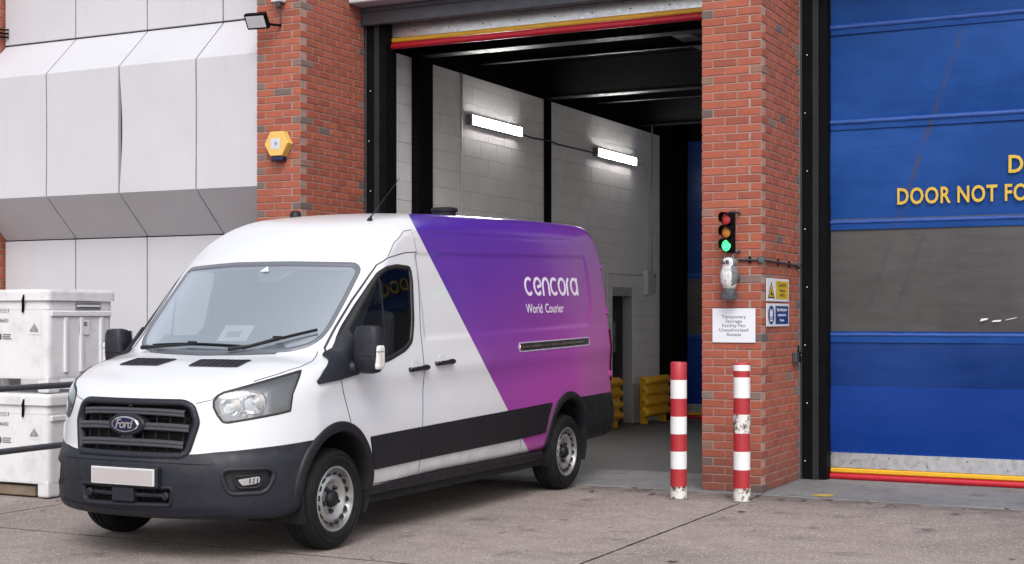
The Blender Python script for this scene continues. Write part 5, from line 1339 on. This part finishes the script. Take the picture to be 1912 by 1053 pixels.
# ---------------------------------------------------------------- insulated boxes
M_CRATE = pmat('crate_plastic', (.67, .667, .68), .62, .07, 3, bump=.2, bscale=25, dirt=(.36, .34, .33), dscale=4, dlo=.52, dhi=.95)
M_CRM = pmat('crate_marks', (.10, .10, .10), .7, .2, 30); M_CRH = pmat('crate_recess', (.20, .20, .21), .6, .15, 12); M_STICK = pmat('sticker', (.66, .66, .67), .5, .05, 9)
def crate(label, z0, H):
    t = thing('insulated_box', label, 'crate', (-5.96, -2.77, z0), 'stacked white insulated boxes')
    x0, x1, y0, y1 = -6.60, -5.36, -3.18, -2.38; zb, zl = z0+.13, z0+H-.10
    # tapered body with rounded upright corners
    pts = rounded([(x0, y0), (x1, y0), (x1, y1), (x0, y1)], .06, 6); n = len(pts); V = []
    for z, k in ((zb, .985), (zb+.02, .99), (zl-.08, 1.0), (zl-.07, 1.006), (zl, 1.006)):
        V += [((a-(x0+x1)/2)*k+(x0+x1)/2, (b-(y0+y1)/2)*k+(y0+y1)/2, z) for a, b in pts]
    MB().add(V, [(r*n+i, r*n+(i+1) % n, (r+1)*n+(i+1) % n, (r+1)*n+i) for r in range(4) for i in range(n)]+[tuple(reversed(range(n))), tuple(4*n+i for i in range(n))], False).build('body', M_CRATE, t)
    lp = rounded([(x0-.025, y0-.025), (x1+.025, y0-.025), (x1+.025, y1+.025), (x0-.025, y1+.025)], .06, 6); V = []
    for z, k in ((zl+.004, 1), (zl+.075, 1), (zl+.095, .99), (zl+.10, .97)):
        V += [((a-(x0+x1)/2)*k+(x0+x1)/2, (b-(y0+y1)/2)*k+(y0+y1)/2, z) for a, b in lp]
    MB().add(V, [(r*n+i, r*n+(i+1) % n, (r+1)*n+(i+1) % n, (r+1)*n+i) for r in range(3) for i in range(n)]+[tuple(reversed(range(n))), tuple(3*n+i for i in range(n))], False).build('lid', M_CRATE, t)
    for cx, cy in ((x1-.135, y0+.01), (x1-.135, y1-.16), (x0+.01, y0+.01), (x0+.01, y1-.16)):
        MB().cbox((cx, cy, z0+.012), (cx+.125, cy+.15, zb+.03), .018).build('foot', M_CRATE, t)
    for yy in (-2.99, -2.80, -2.55): MB().cbox((x1-.012, yy, zb+.05), (x1+.014, yy+.045, zl-.14), .008).build('rib', M_CRATE, t)
    MB().cbox((x1-.01, y0+.03, zl-.135), (x1+.018, y1-.03, zl-.085), .008).build('rim_band', M_CRATE, t)
    MB().cbox((x1-.01, -2.86, zl-.075), (x1+.010, -2.54, zl-.012), .004).build('handle_recess', M_CRH, t)
    MB().cbox((x1+.008, -2.84, zl-.05), (x1+.022, -2.56, zl-.035), .003).build('handle', M_CRATE, t)
    MB().cbox((x1-.008, -2.80, zl-.30), (x1+.008, -2.68, zl-.17), .006).build('data_plate', M_STICK, t)
    MB().cbox((x1+.006, -2.775, zl-.22), (x1+.011, -2.715, zl-.178), .003).build('catch', M_CRH, t)
    # latch strap across the lid on the long side
    MB().tube([(x1-.245, y0-.034, zl+.055), (x1-.255, y0-.034, zl+.01), (x1-.272, y0-.016, zl-.05), (x1-.28, y0-.012, zl-.10)], .011, 6, rs=[.006, .012, .012, .010]).build('latch', M_BLACK, t)
    # printed marks
    yy = y0-.0035; P2 = lambda a, b, d: (a, yy+.002-d, b)
    def mark_(poly, nm='print', m=M_CRM): MB().prism(poly, .0, .0012, P2).build(nm, m, t)
    xs_ = x1-.155
    mark_([(xs_-.075, zl-.16), (xs_+.075, zl-.16), (xs_+.075, zl-.29), (xs_-.075, zl-.29)], 'sticker', M_STICK)
    yy -= .0015
    for k in range(-3, 4):
        h_ = .075-.016*abs(k); mark_([(xs_+.014*k-.004, zl-.27), (xs_+.014*k+.004, zl-.27), (xs_+.014*k+.004, zl-.27+h_), (xs_+.014*k-.004, zl-.27+h_)])
    xl = x1-.56
    mark_([(xl, zl-.10), (xl+.006, zl-.10), (xl+.006, zl-.065), (xl, zl-.065)]); mark_([(xl+.10, zl-.10), (xl+.106, zl-.10), (xl+.106, zl-.065), (xl+.10, zl-.065)])
    for k in range(3): mark_([(xl+.02, zl-.098+.014*k), (xl+.085, zl-.098+.014*k), (xl+.085, zl-.095+.014*k), (xl+.02, zl-.095+.014*k)])
    place_text('print', '46453', .045, M_CRM, t, (xl+.05, yy, zl-.17), (1, 0, 0), (0, 0, 1), depth=.0004)
    mark_([(xl+.0+.022*math.cos(a), zl-.31+.03*math.sin(a)) for a in np.linspace(0, 2*math.pi, 17)[:-1]])
    for k, w in enumerate((.10, .085, .10)): mark_([(xl+.035, zl-.295-.018*k), (xl+.035+w, zl-.295-.018*k), (xl+.035+w, zl-.288-.018*k), (xl+.035, zl-.288-.018*k)])
    return t
crate('scuffed white insulated box at the bottom of the stack behind the rail', 0, .905)
crate('scuffed white insulated box on top of the stack behind the rail', .905, .905)
# planks between the two boxes and under the lower one
M_WOOD = pmat('weathered_wood', (.20, .15, .11), .9, .3, 10)
tag(MB().cbox((-6.5, -3.14, .015), (-5.55, -3.02, .10), .005).build('timber_bearer', M_WOOD), 'weathered timber bearer lying under the lower white box', 'timber')
# ---------------------------------------------------------------- guard rail
M_RAIL = pmat('rail_grey', (.085, .088, .10), .42, .15, 8, metal=.4)
gr_ = thing('guard_rail', 'dark grey two-bar tubular guard rail in front of the white boxes', 'railing', (-5.0, -3.3, 0))
for z in (1.0, .5): MB().tube([(-4.93, -5.6, z), (-5.02, -3.7, z), (-5.10, -1.0, z)], .026, 12).build('bar', M_RAIL, gr_)
for x, y in ((-4.93, -5.6), (-5.10, -1.0)):
    MB().tube([(x, y, 0), (x, y, 1.03)], .03, 12).build('post', M_RAIL, gr_); MB().cbox((x-.08, y-.08, .0), (x+.08, y+.08, .012), .003).build('base_plate', M_RAIL, gr_)
# ---------------------------------------------------------------- paper on the dashboard
pp = thing('paper_slip', 'white paper slip lying on the dashboard behind the windscreen', 'paper', (-2.62, -4.12, 1.41))
PM = Matrix.Translation((-2.615, -4.13, 1.455)) @ Matrix.Rotation(R(10), 4, 'Z') @ Matrix.Rotation(R(38), 4, 'X')
MB().box((-.13, -.09, 0), (.10, .09, .003), PM).build('sheet', M_SIGNW, pp); MB().box((-.08, -.045, .0032), (.03, .02, .0038), PM).build('print', M_CRH, pp)
pt = tag(MB().add([(-2.61, -3.875, 1.905), (-2.53, -3.875, 1.905), (-2.57, -3.835, 1.945), (-2.57, -3.832, 1.944)], [(0, 1, 2)]).build('windscreen_sticker', M_SIGNW, fix=False), 'small white triangular sticker at the top of the windscreen', 'sticker')
# ---------------------------------------------------------------- fallen leaves and grit
rnd = random.Random(5); V = []; Fs = []
def leaf(x, y, s):
    a = rnd.uniform(0, 6.28); ca, sa = math.cos(a), math.sin(a); o = len(V); c = rnd.uniform(.15, .45)
    for u, w, h_ in ((-1, 0, .1), (-.3, .32, c), (.4, .28, c*.7), (1, 0, .25), (.4, -.25, .05), (-.3, -.3, .12)):
        V.append((x+s*(u*ca-w*sa), y+s*(u*sa+w*ca), .006+s*h_*.5))
    Fs.append(tuple(range(o, o+6)))
for _ in range(170):
    x = rnd.uniform(-3.2, 3.0); y = rnd.uniform(-4.6, -.2) if rnd.random() < .5 else rnd.gauss(-.35, .18)
    if x < -1.6 and y < -.1: continue
    leaf(x, min(y, -.14), rnd.choice((.012, .016, .022, .03, .045)))
for _ in range(25): leaf(rnd.uniform(-6.8, -4.6), rnd.uniform(-4.2, -3.0), rnd.choice((.015, .03)))
tag(MB().add(V, Fs).build('leaf_litter', pmat('dead_leaf', (.055, .038, .028), .9, .4, 30), fix=False), 'dead leaves and grit scattered over the yard', 'leaves', kind='stuff')
V = []; Fs = []
for _ in range(60): leaf(rnd.uniform(-3, 3), rnd.gauss(-.5, .3) if rnd.random() < .6 else rnd.uniform(-4.5, -.3), rnd.choice((.006, .008, .012)))
tag(MB().add(V, Fs).build('pale_grit', pmat('pale_grit', (.55, .53, .50), .8, .2, 30), fix=False), 'pale chips of grit scattered over the yard', 'grit', kind='stuff')
for o in bpy.data.objects:
    if 'local' in o: del o['local']
